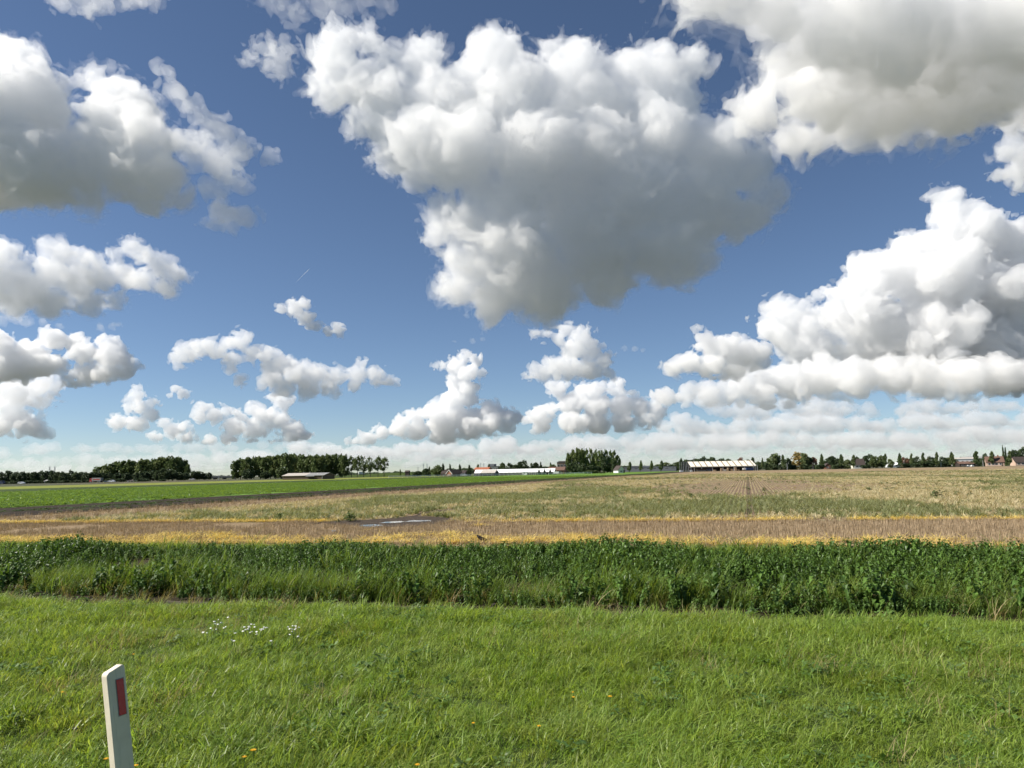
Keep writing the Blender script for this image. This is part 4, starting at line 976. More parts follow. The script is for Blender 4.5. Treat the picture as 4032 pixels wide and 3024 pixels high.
house('large_hall', 'big grey curved-roof hall behind the right-hand street trees', 'hall', 3800, 3985, 1796, 760, 30, .6, M_GREYBLD, M_ROOFGREY, nwin=5)
house('pink_house', 'pinkish brick house with steep brown roof at the field edge', 'house', 3889, 3948, 1797, 474, 9, .42, M_PINK, M_TILEBROWN, 'x', rz=math.radians(-26), nwin=4, chimney=True)
house('edge_house', 'dark-roofed house cut by the right edge of the picture', 'house', 3994, 4048, 1798, 474, 9, .42, M_PINK, M_TILEDARK, 'x', nwin=3)
rail_fence(3362, 3420, 472, 473, 6, 1.0, 'short white fence before the steep-roofed house')
for px, s, lb in ((3808, 0, 'pale round-topped cover beside the brown-roofed shed'), (3823, 1, 'white garden cover right of the pale round-topped one')):
    e = empty('garden_cover', base(px + 8, 470), 0); tag(e, lb, 'cover', 'pale covers beside the brown-roofed shed')
    MB().prism([(-.9, 0), (.9, 0), (.8, .6), (.4, 1.0), (-.4, 1.0), (-.8, .6)], -.6, .6).build('sheeting', M_WHITE, e); MB().box(-.95, .95, -.65, .65, 0, .1).build('kerb_board', M_DKWOOD, e)
# pylons and wires
def pylon(px, ytop, D, label, arms=2):
    x, y = place(px, D); h = hgt(px, ytop, D); e = empty('pylon', (x, y, 0)); tag(e, label, 'pylon', 'far power pylons')
    b_ = h * .06; mb = MB()
    for sx in (-1, 1):
        for sy in (-1, 1): mb.tube([(sx * b_, sy * b_, 0), (sx * b_ * .25, sy * b_ * .25, h)], .22, 4)
    for i in range(8):
        z0, z1 = h * i / 8, h * (i + 1) / 8; w0, w1 = b_ * (1 - .75 * i / 8), b_ * (1 - .75 * (i + 1) / 8)
        mb.tube([(-w0, -w0, z0), (w1, -w1, z1)], .12, 3); mb.tube([(w0, -w0, z0), (-w1, -w1, z1)], .12, 3)
    mb.build('lattice_mast', M_STEEL, e)
    for i in range(arms):
        z = h * (.97 - .14 * i); MB().tube([(-h * .10, 0, z), (h * .10, 0, z)], .25, 4).build('cross_arm', M_STEEL, e)
pylon(195, 1837, 1500, 'thin pylon above the left-edge trees, left one of the pair'); pylon(215, 1837, 1500, 'thin pylon above the left-edge trees, right one of the pair')
pylon(1893, 1822, 1700, 'thin pylon above the orange roof, left one of the pair'); pylon(1905, 1822, 1700, 'thin pylon above the orange roof, right one of the pair')
pylon(1646, 1838, 2200, 'faint pylon far behind the riding yard, left one of three'); pylon(1668, 1826, 2300, 'faint pylon far behind the riding yard, middle one of three'); pylon(1682, 1828, 2300, 'faint pylon far behind the riding yard, right one of three')
def wire(px0, y0, px1, y1, D, sag, label):
    a, b_ = at(px0, y0, D), at(px1, y1, D); P = []
    for i in range(13):
        t = i / 12; q = a + (b_ - a) * t; q = q + np.array([0, 0, -sag * 4 * t * (1 - t)]); P.append(tuple(q))
    tag(MB().tube(P, .09, 4).build('power_line', M_STEEL, None), label, 'wire', 'power lines in the distance')
wire(740, 1838, 940, 1828, 1100, 1.0, 'uppermost power line over the concrete bridge'); wire(740, 1850, 940, 1844, 1100, 1.0, 'middle power line over the concrete bridge'); wire(740, 1862, 940, 1857, 1100, 1.0, 'lowest power line over the concrete bridge')
wire(1530, 1826, 1670, 1832, 1100, 1.5, 'upper power line right of the airy poplars'); wire(1530, 1833, 1670, 1838, 1100, 1.5, 'lower power line right of the airy poplars')
print('far', round(time.time() - T0, 1))
# ------------------------------------------------------------------ clouds: closed bodies of scattering vapour, lit by the sun and sky
import openvdb
def cloud_mat(name, dens, g=0.2):
    m = bpy.data.materials.new(name); m.use_nodes = True
    n = m.node_tree; n.nodes.clear()
    o = n.nodes.new('ShaderNodeOutputMaterial'); s = n.nodes.new('ShaderNodeVolumeScatter')
    s.inputs['Color'].default_value = (1.0, 0.996, 0.986, 1); s.inputs['Density'].default_value = dens; s.inputs['Anisotropy'].default_value = g
    n.links.new(s.outputs[0], o.inputs['Volume'])
    return m
VAP_DENSE, VAP_SOFT, VAP_MID, VAP_THIN = cloud_mat('dense_vapour', 0.022), cloud_mat('soft_vapour', 0.015), cloud_mat('light_vapour', 0.010), cloud_mat('thin_vapour', 0.0045)
VAP_NEAR, VAP_BELLY, VAP_DARK = cloud_mat('near_vapour', 0.0112), cloud_mat('belly_vapour', 0.0165), cloud_mat('grey_vapour', 0.018)
VAP_FAR = cloud_mat('distant_vapour', 0.010)
OCT = [np.array(Euler((.5 * i + .3, .9 * i + .4, 1.3 * i)).to_matrix(), np.float32) for i in range(4)]
def cloud_shell(f, lo, h, level, org, mat, name, parent=None):
    g = openvdb.FloatGrid(1e6); g.copyFromArray(f)
    V, T, Q = g.convertToPolygons(level, 0.0)
    V = V * h + lo - org
    me = bpy.data.meshes.new(name)
    me.vertices.add(len(V)); me.vertices.foreach_set('co', V.astype(np.float32).ravel())
    nq = len(Q)
    me.loops.add(nq * 4); me.loops.foreach_set('vertex_index', Q.astype(np.int32).ravel())
    me.polygons.add(nq); me.polygons.foreach_set('loop_start', np.arange(0, nq * 4, 4, dtype=np.int32))
    me.update(calc_edges=True)
    me.shade_smooth()
    return link(name, me, mat, parent, tuple(float(x) for x in org) if parent is None else None)
def cloud(label, D, blobs, mat, seed, h=9.0, sub=5, rag=0.5, dec=0.66, depth=0.5, base=None, squash=0.85, fringe=None, amp=.62, grow_by=.97, plane=None):
    """blobs: (px, py, r) in picture units at distance D; h: grid step in the same units; rag: how torn the edge is"""
    rng = np.random.default_rng(seed); k = D / F; h = h * k
    cs = []; rs = []
    def grow(c, r, lev):
        cs.append(c); rs.append(r)
        if lev == 0: return
        for j in range(sub if lev == 2 else 3):
            u = rng.normal(size=3); u[2] = abs(u[2]) * .8 + u[2] * .3; u /= np.linalg.norm(u)
            rr = r * rng.uniform(.28, .55)
            grow(c + u * (r - .25 * rr) * np.array([1, 1, squash]), rr, lev - 1)
    for px, py, r in blobs:
        R0 = r * k; c = at(px, py, D)
        if plane: c = c * (plane / max(c[2], 1)) ** .8
        c = c * (1 + rng.uniform(-depth, depth) * 1.6 * R0 / D)
        grow(c, R0 * c[1] / D * grow_by, 2 if r > 30 else 1)
    cs = np.array(cs, np.float32); rs = np.array(rs, np.float32)
    rb = float(np.median([b[2] for b in blobs])) * k * 1.25
    A = rb * rag
    keep = rs > 1.2 * h
    cs = cs[keep]; rs = rs[keep]
    lo = (cs - rs[:, None]).min(0) - 1.2 * A - 2 * h; hi = (cs + rs[:, None]).max(0) + 1.2 * A + 2 * h
    n = np.ceil((hi - lo) / h).astype(int)
    f = np.full(n, 2.5 * A, np.float32)
    gx = [lo[i] + h * np.arange(n[i], dtype=np.float32) for i in range(3)]
    for c, r in zip(cs, rs):
        e = r + 1.3 * A
        a = np.maximum(((c - e - lo) / h).astype(int), 0); b = np.minimum(((c + e - lo) / h).astype(int) + 2, n)
        X = gx[0][a[0]:b[0], None, None] - c[0]; Y = gx[1][None, a[1]:b[1], None] - c[1]; Z = (gx[2][None, None, a[2]:b[2]] - c[2]) / squash
        d = np.sqrt(X * X + Y * Y + Z * Z) - r
        q = f[a[0]:b[0], a[1]:b[1], a[2]:b[2]]
        np.minimum(q, d, out=q)
    band = np.abs(f) < 1.35 * A
    P = (np.argwhere(band) * h + lo).astype(np.float32)
    off = rng.uniform(0, 60, 3).astype(np.float32)
    s = rb * 1.1
    warp = np.stack([vnoise(P / s + off + 9 * i) for i in range(3)], 1)
    Pw = P + warp * s * .4
    v = np.zeros(len(P), np.float32); a = A * amp; i = 0
    while s > h * 1.25:
        q = vnoise((Pw @ OCT[i % 4]) / s + off)
        v += a * (0.58 - 2.3 * np.abs(q))
        s *= .53; a *= dec; off = off + 7.3; i += 1
    f[band] += v
    if base is not None:
        bx = float(np.mean([b[0] for b in blobs])); jag = np.zeros_like(f); jag[band] = v * .5
        np.maximum(f, (at(bx, base, D)[2] - gx[2][None, None, :]) * .7 + jag, out=f)
    org = (lo + hi) / 2
    o = cloud_shell(f, lo, h, 0.0, org, mat, 'cumulus_cloud')
    tag(o, label, 'cloud', 'cumulus clouds in the blue sky')
    if fringe:
        s = rb * .55; a = A * .75; w = np.zeros(len(P), np.float32)
        while s > h * 1.3:
            w += a * (np.abs(vnoise((Pw @ OCT[(i + 1) % 4]) / s + off)) * 2.6 - .5); s *= .5; a *= .72; off = off + 5.1; i += 1
        f[band] += w
        f[~band & (f > 0)] = 3 * A
        cloud_shell(f, lo, h, fringe * A, org, VAP_THIN, 'wispy_fringe', o)
    return o
SKYB = dict(
 central=[(1320,200,80),(1290,160,40),(1400,150,50),(1400,330,100),(1300,370,60),(1500,380,100),(1650,240,75),(1680,190,45),(1750,400,130),(1960,230,100),(2000,180,50),(2000,400,140),(2200,230,70),(2280,250,90),(2300,420,140),(2480,290,80),(2560,230,70),(2600,300,100),(2720,250,55),(2650,420,90),
  (1450,480,70),(1550,520,80),(1680,560,130),(1550,620,70),(1650,690,50),(1800,600,150),(2100,600,170),(2350,600,170),(2600,540,140),(2800,600,140),(2950,660,100),(3010,760,70),(2250,780,160),(2500,780,170),(2750,780,150),(2930,850,80),(2030,780,120),(1900,720,90),
  (2600,420,110),(2450,450,100),(2430,1060,90),(2300,900,120),(2700,900,110),(1500,300,60),(1850,330,90),(2130,330,90),
  (1750,850,60),(1720,930,50),(1850,900,100),(2000,880,110),(2050,980,130),(1880,1040,100),(1800,1140,70),(1960,1160,100),(2130,1100,140),(2350,1000,150),(2560,980,130),(2720,1040,80),(2400,1130,70),(2150,1210,60),(1930,1220,50)],
 left_top=[(-150,400,200),(0,320,140),(90,260,90),(100,420,160),(-120,640,200),(0,560,180),(180,420,80),(370,330,55),(350,290,30),(450,400,95),(540,440,80),(430,520,120),(560,560,110),(300,640,110),(150,680,130),(0,700,140),(480,680,120),(620,690,90),(350,760,80),(200,770,70),(600,780,60),(690,790,40)],
 left_wing=[(645,290,25),(690,350,30),(740,400,38),(790,460,40),(850,510,50),(900,540,50),(930,620,50),(700,560,60),(780,600,70),(860,650,70),(950,600,40),(920,720,50),(850,740,40),(880,840,55),(940,850,50),(840,880,30),(1000,580,22),(1050,610,18)],
 top_wisp=[(240,5,40),(330,0,50),(400,-10,50),(370,50,28),(560,-10,45),(600,0,35),(470,0,30)],
 top_wisp2=[(1060,-10,50),(1120,20,45),(1180,60,40),(1165,105,25),(1250,25,50),(1330,5,50),(1430,10,40),(1500,20,35)],
 puff=[(1000,190,32),(980,230,25),(1050,190,38),(1100,230,45),(1130,190,30),(1060,260,35),(1110,290,25)],
 right_top=[(2800,-60,120),(2900,20,120),(3100,60,170),(3300,100,220),(3500,120,260),(3750,100,280),(4000,60,250),(4250,150,250),(3120,300,100),(3250,320,180),(3450,380,190),(3700,380,180),(3950,300,180),(3000,420,80),(3120,520,65),(3300,480,90),(3550,520,50),(4150,400,150)],
 right_puff=[(3960,610,38),(4020,590,60),(4080,640,80),(4030,680,60),(3960,680,35),(4010,740,25)],
 right_mass=[(3740,790,40),(3770,840,55),(3700,870,40),(3780,910,85),(3640,980,90),(3560,1010,60),(3850,980,120),(3980,950,100),(4080,1000,130),(3500,1060,80),(3400,1060,40),(3420,1130,90),(3700,1130,160),(3950,1180,190),(4150,1250,200),(3290,1210,60),(3200,1240,50),(3100,1260,70),(3040,1260,45),(3420,1260,140),(3650,1320,170),(3900,1380,170),(4100,1450,120),(3200,1370,100),(3450,1400,110),(3060,1310,60)],
 right_shelf=[(2640,1570,40),(2700,1560,40),(2790,1550,50),(2900,1530,60),(3000,1510,65),(3100,1500,75),(3230,1490,85),(3370,1490,85),(3500,1480,85),(3650,1490,85),(3800,1490,85),(3950,1480,85),(4100,1470,90),(2860,1570,40),(3000,1560,45),(3150,1560,45)],
 grey_small=[(2770,1340,35),(2800,1360,45),(2850,1370,60),(2920,1390,65),(2990,1400,45),(2720,1430,45),(2800,1440,50),(2650,1450,30),(2880,1450,45),(2960,1440,35)],
 left_second=[(-60,1020,80),(10,1000,50),(60,1060,60),(190,970,32),(250,990,40),(310,1020,45),(370,1030,40),(200,1080,70),(100,1140,80),(300,1110,70),(400,1090,60),(480,1080,50),(450,1000,25),(520,970,28),(560,1010,32),(610,1040,38),(670,1070,42),(720,1085,28),(560,1100,50),(640,1130,40),(50,1190,60),(200,1190,60),(350,1190,50),(450,1190,30),(-30,1130,90)],
 left_third=[(-50,1380,60),(0,1360,50),(60,1390,50),(130,1390,45),(220,1345,40),(280,1355,42),(340,1390,48),(400,1345,24),(440,1410,50),(480,1435,38),(500,1465,25),(330,1470,42),(270,1490,25),(400,1480,35),(180,1440,50),(100,1450,60),(0,1450,70)],
 left_low=[(180,1520,40),(60,1540,65),(140,1560,48),(20,1590,60),(-30,1670,60),(0,1680,50),(100,1670,48),(150,1685,32),(60,1640,50),(200,1555,22)],
 left_wisp=[(0,1262,26),(60,1258,25),(100,1268,24),(170,1270,18),(230,1280,12),(400,1288,15),(440,1282,18),(470,1278,12)],
 small_mid=[(1160,1215,32),(1200,1200,26),(1110,1215,18),(1200,1250,32),(1240,1285,26),(1290,1305,22),(1330,1295,22),(1340,1322,14)],
 mid_left=[(740,1390,40),(800,1365,40),(700,1415,24),(860,1390,34),(900,1355,32),(950,1342,36),(1000,1385,38),(900,1415,34),(1050,1400,36),(1100,1410,32),(1090,1450,48),(1060,1500,40),(1150,1440,30),(1180,1470,48),(1120,1530,40),(1250,1475,42),(1220,1530,42),(1320,1485,38),(1420,1432,20),(1400,1475,36),(1300,1530,32),(1480,1480,32),(1530,1502,22),(950,1490,22),(900,1460,18),(1400,1515,25)],
 left_tower=[(540,1530,18),(530,1565,28),(550,1605,32),(510,1600,24),(590,1630,28),(470,1660,32),(530,1670,36),(440,1670,16),(600,1590,18)],
 left_dot=[(690,1530,20),(720,1550,22),(670,1560,11)],
 low_left=[(800,1600,20),(790,1640,26),(850,1640,32),(890,1615,18),(940,1635,26),(920,1680,40),(1000,1615,30),(1080,1565,24),(1120,1585,32),(1050,1640,40),(1000,1690,40),(1100,1660,40),(1150,1700,40),(1200,1715,24),(640,1665,18),(720,1675,18),(680,1700,30),(620,1720,20),(740,1720,24),(830,1735,24),(900,1735,32),(1000,1745,24),(1100,1750,24)],
 tower=[(1830,1412,26),(1870,1420,22),(1750,1440,18),(1715,1440,11),(1800,1450,38),(1850,1470,36),(1800,1510,42),(1840,1530,40),(1780,1580,46),(1840,1570,38),(1715,1600,20),(1690,1625,34),(1630,1640,30),(1590,1660,26),(1740,1650,58),(1800,1640,50),(1870,1640,42),(1920,1605,30),(1955,1625,34),(1930,1670,46),(1850,1690,50),(1750,1700,50),(1650,1690,42),(1570,1690,36),(1500,1700,26),(1450,1720,26),(1400,1740,20),(2010,1635,26),(2040,1645,18),(1990,1680,32)],
 mid_right=[(2110,1312,16),(2150,1318,18),(2230,1305,34),(2280,1312,36),(2200,1345,26),(2260,1375,50),(2320,1385,46),(2370,1430,36),(2190,1445,48),(2130,1460,34),(2250,1455,50),(2330,1460,50),(2390,1465,24),(2100,1475,20)],
 centre_right=[(2440,1508,22),(2430,1545,28),(2490,1548,14),(2350,1538,34),(2290,1545,34),(2200,1535,34),(2165,1515,20),(2250,1590,50),(2350,1600,50),(2450,1600,50),(2520,1605,40),(2110,1640,34),(2150,1620,30),(2080,1655,22),(2130,1675,36),(2250,1665,50),(2350,1670,50),(2450,1665,46),(2550,1650,36),(2590,1565,32),(2580,1620,34)],
 wisps=[(1860,1340,12),(1900,1335,10),(1790,1345,7)],
 wisps2=[(2460,1370,11),(2500,1374,13),(2530,1380,7)],
 wisps3=[(3280,1105,12),(3312,1098,9)],
)
B = SKYB
cloud('huge grey-bellied cloud with lumpy white top, hanging in the upper middle of the sky', 2700, B['central'], VAP_NEAR, 41, h=8.5, sub=2, rag=.5, dec=.82, amp=.40, fringe=.40, grow_by=1.07, depth=.3)
cloud('large bright cloud with dark flat base, cut by the left edge of the picture', 2100, B['left_top'], VAP_BELLY, 2, h=10, sub=2, rag=.5, dec=.82, amp=.40, fringe=.40, depth=.7, base=840, grow_by=1.07)
cloud('torn wispy cloud streaming off the right side of the large left cloud', 2000, B['left_wing'], VAP_MID, 3, h=9, rag=.75)
cloud('pair of white wisps cut by the top edge at the upper left', 1700, B['top_wisp'], VAP_MID, 4, h=10, rag=.8)
cloud('thin greyish wisp along the top edge above the small torn puff', 1700, B['top_wisp2'], VAP_THIN, 5, h=10, rag=.8)
cloud('small torn puff left of the lumpy top of the huge central cloud', 1900, B['puff'], VAP_MID, 6, h=8, rag=.95)
cloud('broad grey cloud filling the upper right corner of the sky', 1600, B['right_top'], VAP_DARK, 7, h=13, sub=0, rag=.5, dec=.84, amp=.36, fringe=.40, depth=.2, plane=780, squash=.85, grow_by=1.0)
cloud('white puff with a notch cut by the right edge, above the tall peak', 3000, B['right_puff'], VAP_SOFT, 8, h=9, rag=.6, fringe=.3)
cloud('towering white cloud bank with a high peak, rising over the right-hand houses', 7000, B['right_mass'], VAP_FAR, 9, h=7.5, rag=.5, dec=.78, amp=.45, depth=.3)
cloud('long flat-based shelf cloud under the towering right-hand bank', 6500, B['right_shelf'], VAP_FAR, 10, h=7, rag=.45, dec=.76, amp=.45, base=1596)
cloud('grey rounded cloud standing in front of the left foot of the towering bank', 4000, B['grey_small'], VAP_DENSE, 11, h=7, rag=0.55, base=1488)
cloud('wide white cloud with grey base, second one down the left edge', 3400, B['left_second'], VAP_NEAR, 12, h=7.5, sub=3, rag=.55, dec=.8, amp=.45, fringe=.40, depth=.7, base=1225)
cloud('heaped cloud with a rounded right lobe, third one down the left edge', 5000, B['left_third'], VAP_DENSE, 13, h=7, rag=0.6, base=1500)
cloud('low stacked grey cloud at the left edge, just over the horizon haze', 7000, B['left_low'], VAP_FAR, 14, h=7, rag=0.6, base=1722)
cloud('faint flat wisps between the second and third clouds of the left edge', 3600, B['left_wisp'], VAP_THIN, 15, h=7, rag=.6)
cloud('small lone cloud sloping down to the right, below the contrail', 4500, B['small_mid'], VAP_DENSE, 16, h=5, rag=.55)
cloud('long lumpy white cloud floating above the poplar row', 6500, B['mid_left'], VAP_FAR, 17, h=5.5, rag=0.6)
cloud('small pear-shaped cloud low above the bridge', 9000, B['left_tower'], VAP_FAR, 18, h=4.5, rag=0.6, base=1690)
cloud('tiny white puff right of the pear-shaped cloud', 9000, B['left_dot'], VAP_FAR, 19, h=4.5, rag=.5)
cloud('low ragged cloud bank just above the poplar row', 10000, B['low_left'], VAP_FAR, 20, h=5, rag=0.65, base=1738)
cloud('brilliant white cloud tower with a hooked top over the greenhouse', 12000, B['tower'], VAP_FAR, 21, h=4.5, rag=.5, dec=.76, amp=.5, base=1738)
cloud('white cloud with a curled left horn, below the huge central cloud', 7000, B['mid_right'], VAP_FAR, 22, h=5, rag=0.6, base=1488)
cloud('heaped cloud bank over the bare-topped grove', 11000, B['centre_right'], VAP_FAR, 23, h=5, rag=.5, dec=.76, amp=.5, base=1700)
cloud('faint lone wisp above the hooked cloud tower', 5000, B['wisps'], VAP_THIN, 24, h=4, rag=.6)
cloud('faint lone wisp right of the cloud with a curled horn', 5000, B['wisps2'], VAP_THIN, 25, h=4, rag=.6)
cloud('faint lone wisp beside the upper slope of the towering bank', 5000, B['wisps3'], VAP_THIN, 26, h=4, rag=.6)
# far flat-based banks towards the horizon
def far_bank(seed, D, y0, xs, dens_mat, r0, r1, label, h=5.0, step=60, skip=0.25):
    r_ = random.Random(seed); bl = []
    x = xs[0]
    while x < xs[1]:
        if r_.random() > skip:
            r = r_.uniform(r0, r1)
            slope = (x - 2016) * -math.tan(ROLL)
            for q in range(r_.randint(2, 5)):
                rr = r * r_.uniform(.5, 1.0)
                bl.append((x + r_.uniform(-1.6, 1.6) * r, y0 + slope - rr * .7 * r_.uniform(.3, 1.6), rr))
        x += step * r_.uniform(.6, 1.6)
    return cloud(label, D, bl, dens_mat, seed, h=h, sub=2, rag=.5, squash=.7)
FAR_A, FAR_B = cloud_mat('far_vapour', 0.0029), cloud_mat('farthest_vapour', 0.0014)
far_bank(31, 15000, 1775, (1950, 4300), FAR_A, 22, 46, 'pale flat cloud streaks under the bank over the grove and canopy', h=6, step=48, skip=.1)
far_bank(32, 16000, 1715, (2650, 4300), FAR_A, 26, 52, 'grey-white cloud streaks below the long shelf cloud', h=6, step=50, skip=.08)
far_bank(33, 14000, 1655, (2850, 4300), FAR_A, 26, 50, 'row of small flat clouds tucked under the shelf cloud at right', h=6, step=55, skip=.08)
far_bank(34, 19000, 1805, (-200, 4300), FAR_B, 16, 36, 'thin pale cloud streaks low over the whole horizon', h=6, step=36, skip=.12)
far_bank(35, 17000, 1755, (-200, 1300), FAR_B, 20, 40, 'small pale clouds low over the left-hand trees', h=6, step=58, skip=.22)
far_bank(36, 17000, 1785, (1250, 2350), FAR_A, 20, 42, 'low cloud streaks beneath the hooked cloud tower', h=6, step=45, skip=.1)
far_bank(37, 22000, 1832, (-200, 4300), FAR_B, 14, 30, 'faintest cloud streaks right on the horizon', h=6, step=32, skip=.1)
far_bank(38, 18000, 1800, (900, 4300), FAR_B, 24, 46, 'hazy cloud layer behind the low streaks over the greenhouse and canopy', h=7, step=52, skip=.35)
far_bank(39, 20000, 1770, (2200, 4300), FAR_B, 24, 48, 'hazy cloud layer behind the streaks under the shelf cloud', h=7, step=60, skip=.3)
print('clouds', round(time.time() - T0, 1), sum(len(o.data.polygons) for o in COL.objects if o.type == 'MESH'))
# ------------------------------------------------------------------ things near the camera
# reflector post in the verge
def marker_post():
    D = 4.15
    top = at(452, 2632, D)
    M_POST = mat_noisy('white_plastic', (.62, .55, .42), (.72, .655, .52), 9.0, .5, .35, bump=.05)
    nt = M_POST.node_tree; bs = nt.nodes['Principled BSDF']; src = bs.inputs['Base Color'].links[0].from_socket
    tc = N(nt, 'ShaderNodeTexCoord'); mp = N(nt, 'ShaderNodeMapping'); mp.inputs['Scale'].default_value = (60, 60, 4); nt.links.new(tc.outputs['Object'], mp.inputs[0])
    n2 = noise_node(nt, 1.0, 5, .7, mp.outputs[0]); r2 = ramp(nt, n2.outputs['Fac'], [(.56, (0, 0, 0)), (.75, (.55, .55, .55))])
    nt.links.new(mix_col(nt, r2.outputs[0], src, (.36, .34, .26)), bs.inputs['Base Color'])
    m, nt2, b = new_mat('red_reflector'); b.inputs['Base Color'].default_value = (.50, .016, .02, 1); b.inputs['Roughness'].default_value = .22; b.inputs['Specular IOR Level'].default_value = .6
    tc = N(nt2, 'ShaderNodeTexCoord'); vo = N(nt2, 'ShaderNodeTexVoronoi'); vo.inputs['Scale'].default_value = 260; nt2.links.new(tc.outputs['Object'], vo.inputs['Vector'])
    bp = N(nt2, 'ShaderNodeBump'); bp.inputs['Strength'].default_value = .25; bp.inputs['Distance'].default_value = .002; nt2.links.new(vo.outputs['Distance'], bp.inputs['Height']); nt2.links.new(bp.outputs[0], b.inputs['Normal'])
    H = top[2] + .012; wd, th = .098, .062
    e = empty('marker_post', (top[0] + .145, D, 0)); e.rotation_euler = (Matrix.Rotation(math.radians(-8.2), 3, 'Y') @ Matrix.Rotation(math.radians(54), 3, 'Z')).to_euler()
    tag(e, 'white roadside marker post with a red reflector standing in the verge', 'marker post')
    # outline seen from the front: the top edge slopes, both upper corners are rounded
    out = [(-wd/2, -.15), (wd/2, -.15)]
    def arc(cx, cz, r, a0, a1, n=6): return [(cx + r * math.cos(a0 + (a1 - a0) * i / n), cz + r * math.sin(a0 + (a1 - a0) * i / n)) for i in range(n + 1)]
    out += arc(wd/2 - .016, H - .016 + .010, .016, 0, math.pi/2) + arc(-wd/2 + .026, H - .026 - .008, .026, math.pi/2, math.pi)
    mb = MB().prism(out, -th/2, th/2); me = mb.mesh('body')
    bm = bmesh.new(); bm.from_mesh(me); bmesh.ops.recalc_face_normals(bm, faces=bm.faces)
    ed = [x for x in bm.edges if abs(x.verts[0].co.y - x.verts[1].co.y) < 1e-6]
    bmesh.ops.bevel(bm, geom=ed, offset=.005, segments=2, affect='EDGES', profile=.6); bm.to_mesh(me); bm.free(); me.shade_smooth()
    body = link('body', me, M_POST, e)
    md = body.modifiers.new('wn', 'WEIGHTED_NORMAL')
    z1 = H - .060; z0 = z1 - .185; xc, rw = .014, .036
    fr = MB().box(xc - rw/2 - .004, xc + rw/2 + .004, -th/2 - .0025, -th/2 - .0002, z0 - .004, z1 + .004).build('reflector_frame', plain('grey_rim', (.30, .27, .24)), e)
    MB().box(xc - rw/2, xc + rw/2, -th/2 - .006, -th/2 - .003, z0, z1).build('reflector', m, fr)
marker_post()
# plank edging along the far side of the ditch water
PK = [plain('weathered_plank', (.085, .068, .05), scale=4, var=.3, bump=.3), plain('grey_plank', (.13, .11, .085), scale=4, var=.3, bump=.3), plain('dark_plank', (.045, .036, .028), scale=4, var=.3, bump=.3)]
e = empty('bank_revetment', (*uv(0, 13.7), 0), RD); tag(e, 'weathered plank edging along the far side of the ditch', 'plank edging')
rr = random.Random(12); meshes = []
for i in range(6):
    L = 1.3 + .22 * i; mb = MB(); n = 5
    V_ = []; 
    for j in range(n + 1):
        x = L * j / n; dz = rr.uniform(-.012, .012); dy = rr.uniform(-.008, .008)
        V_ += [(x, dy - .022, dz), (x, dy + .022, dz), (x, dy + .022, dz + .14), (x, dy - .022, dz + .14)]
    Fc_ = [(0, 1, 2, 3), (n*4+3, n*4+2, n*4+1, n*4)]
    for j in range(n):
        for q in range(4): Fc_.append((j*4+q, (j+1)*4+q, (j+1)*4+(q+1) % 4, j*4+(q+1) % 4))
    me = mesh_of(V_, Fc_, 'plank'); me.materials.append(PK[i % 3]); meshes.append((me, L))
for r_, z in enumerate((-.84, -.70, -.555)):
    u = -26 - r_ * .8
    while u < 24:
        me, L = meshes[rr.randrange(6)]
        if r_ < 2 or rr.random() < .6:
            p = link('plank', me, None, e, (u, rr.uniform(-.03, .0), z + rr.uniform(-.02, .015))); p.rotation_euler = (rr.uniform(-.06, .03), rr.uniform(-.012, .012), rr.uniform(-.006, .006))
        u += L + rr.uniform(.01, .25)
pm = MB().tube([(0, 0, -1.3), (0, 0, -.36)], [.05, .045], 7).mesh('stake'); pm.materials.append(PK[2])
for i in range(34): link('stake', pm, None, e, (-26 + 1.5 * i + rr.uniform(-.1, .1), -.085, rr.uniform(-.12, .05)))
# white yarrow and small yellow flowers
M_PETALW = plain('white_petals', (.74, .74, .68), var=.1); M_PETALY = plain('yellow_petals', (.72, .44, .02), var=.12); M_STEMG = plain('green_stem', (.09, .14, .03))
def umbel(seed, k):
    r = random.Random(seed); st = MB(); fl = MB()
    for i in range(k):
        x, y, h = r.gauss(0, .07), r.gauss(0, .05), r.uniform(.20, .30); st.tube([(x * .5, y * .5, 0), (x, y, h)], .003, 3)
        R_ = r.uniform(.010, .019); n = 8
        V_ = [(x, y, h + .010)] + [(x + R_ * math.cos(6.283 * j / n) * r.uniform(.8, 1.1), y + R_ * math.sin(6.283 * j / n) * r.uniform(.8, 1.1), h + r.uniform(-.004, .008)) for j in range(n)] + [(x, y, h - .008)]
        fl.add(V_, [(0, 1 + j, 1 + (j + 1) % n) for j in range(n)] + [(n + 1, 1 + (j + 1) % n, 1 + j) for j in range(n)])
    return st, fl
def yarrow(px, py, k, label, seed):
    g = ground(px, py, .25); e = empty('yarrow', (g[0], g[1], 0), 0); tag(e, label, 'flower', 'white flower clusters in the verge')
    st, fl = umbel(seed, k); st.build('stem', M_STEMG, e); fl.build('flower_head', M_PETALW, e)
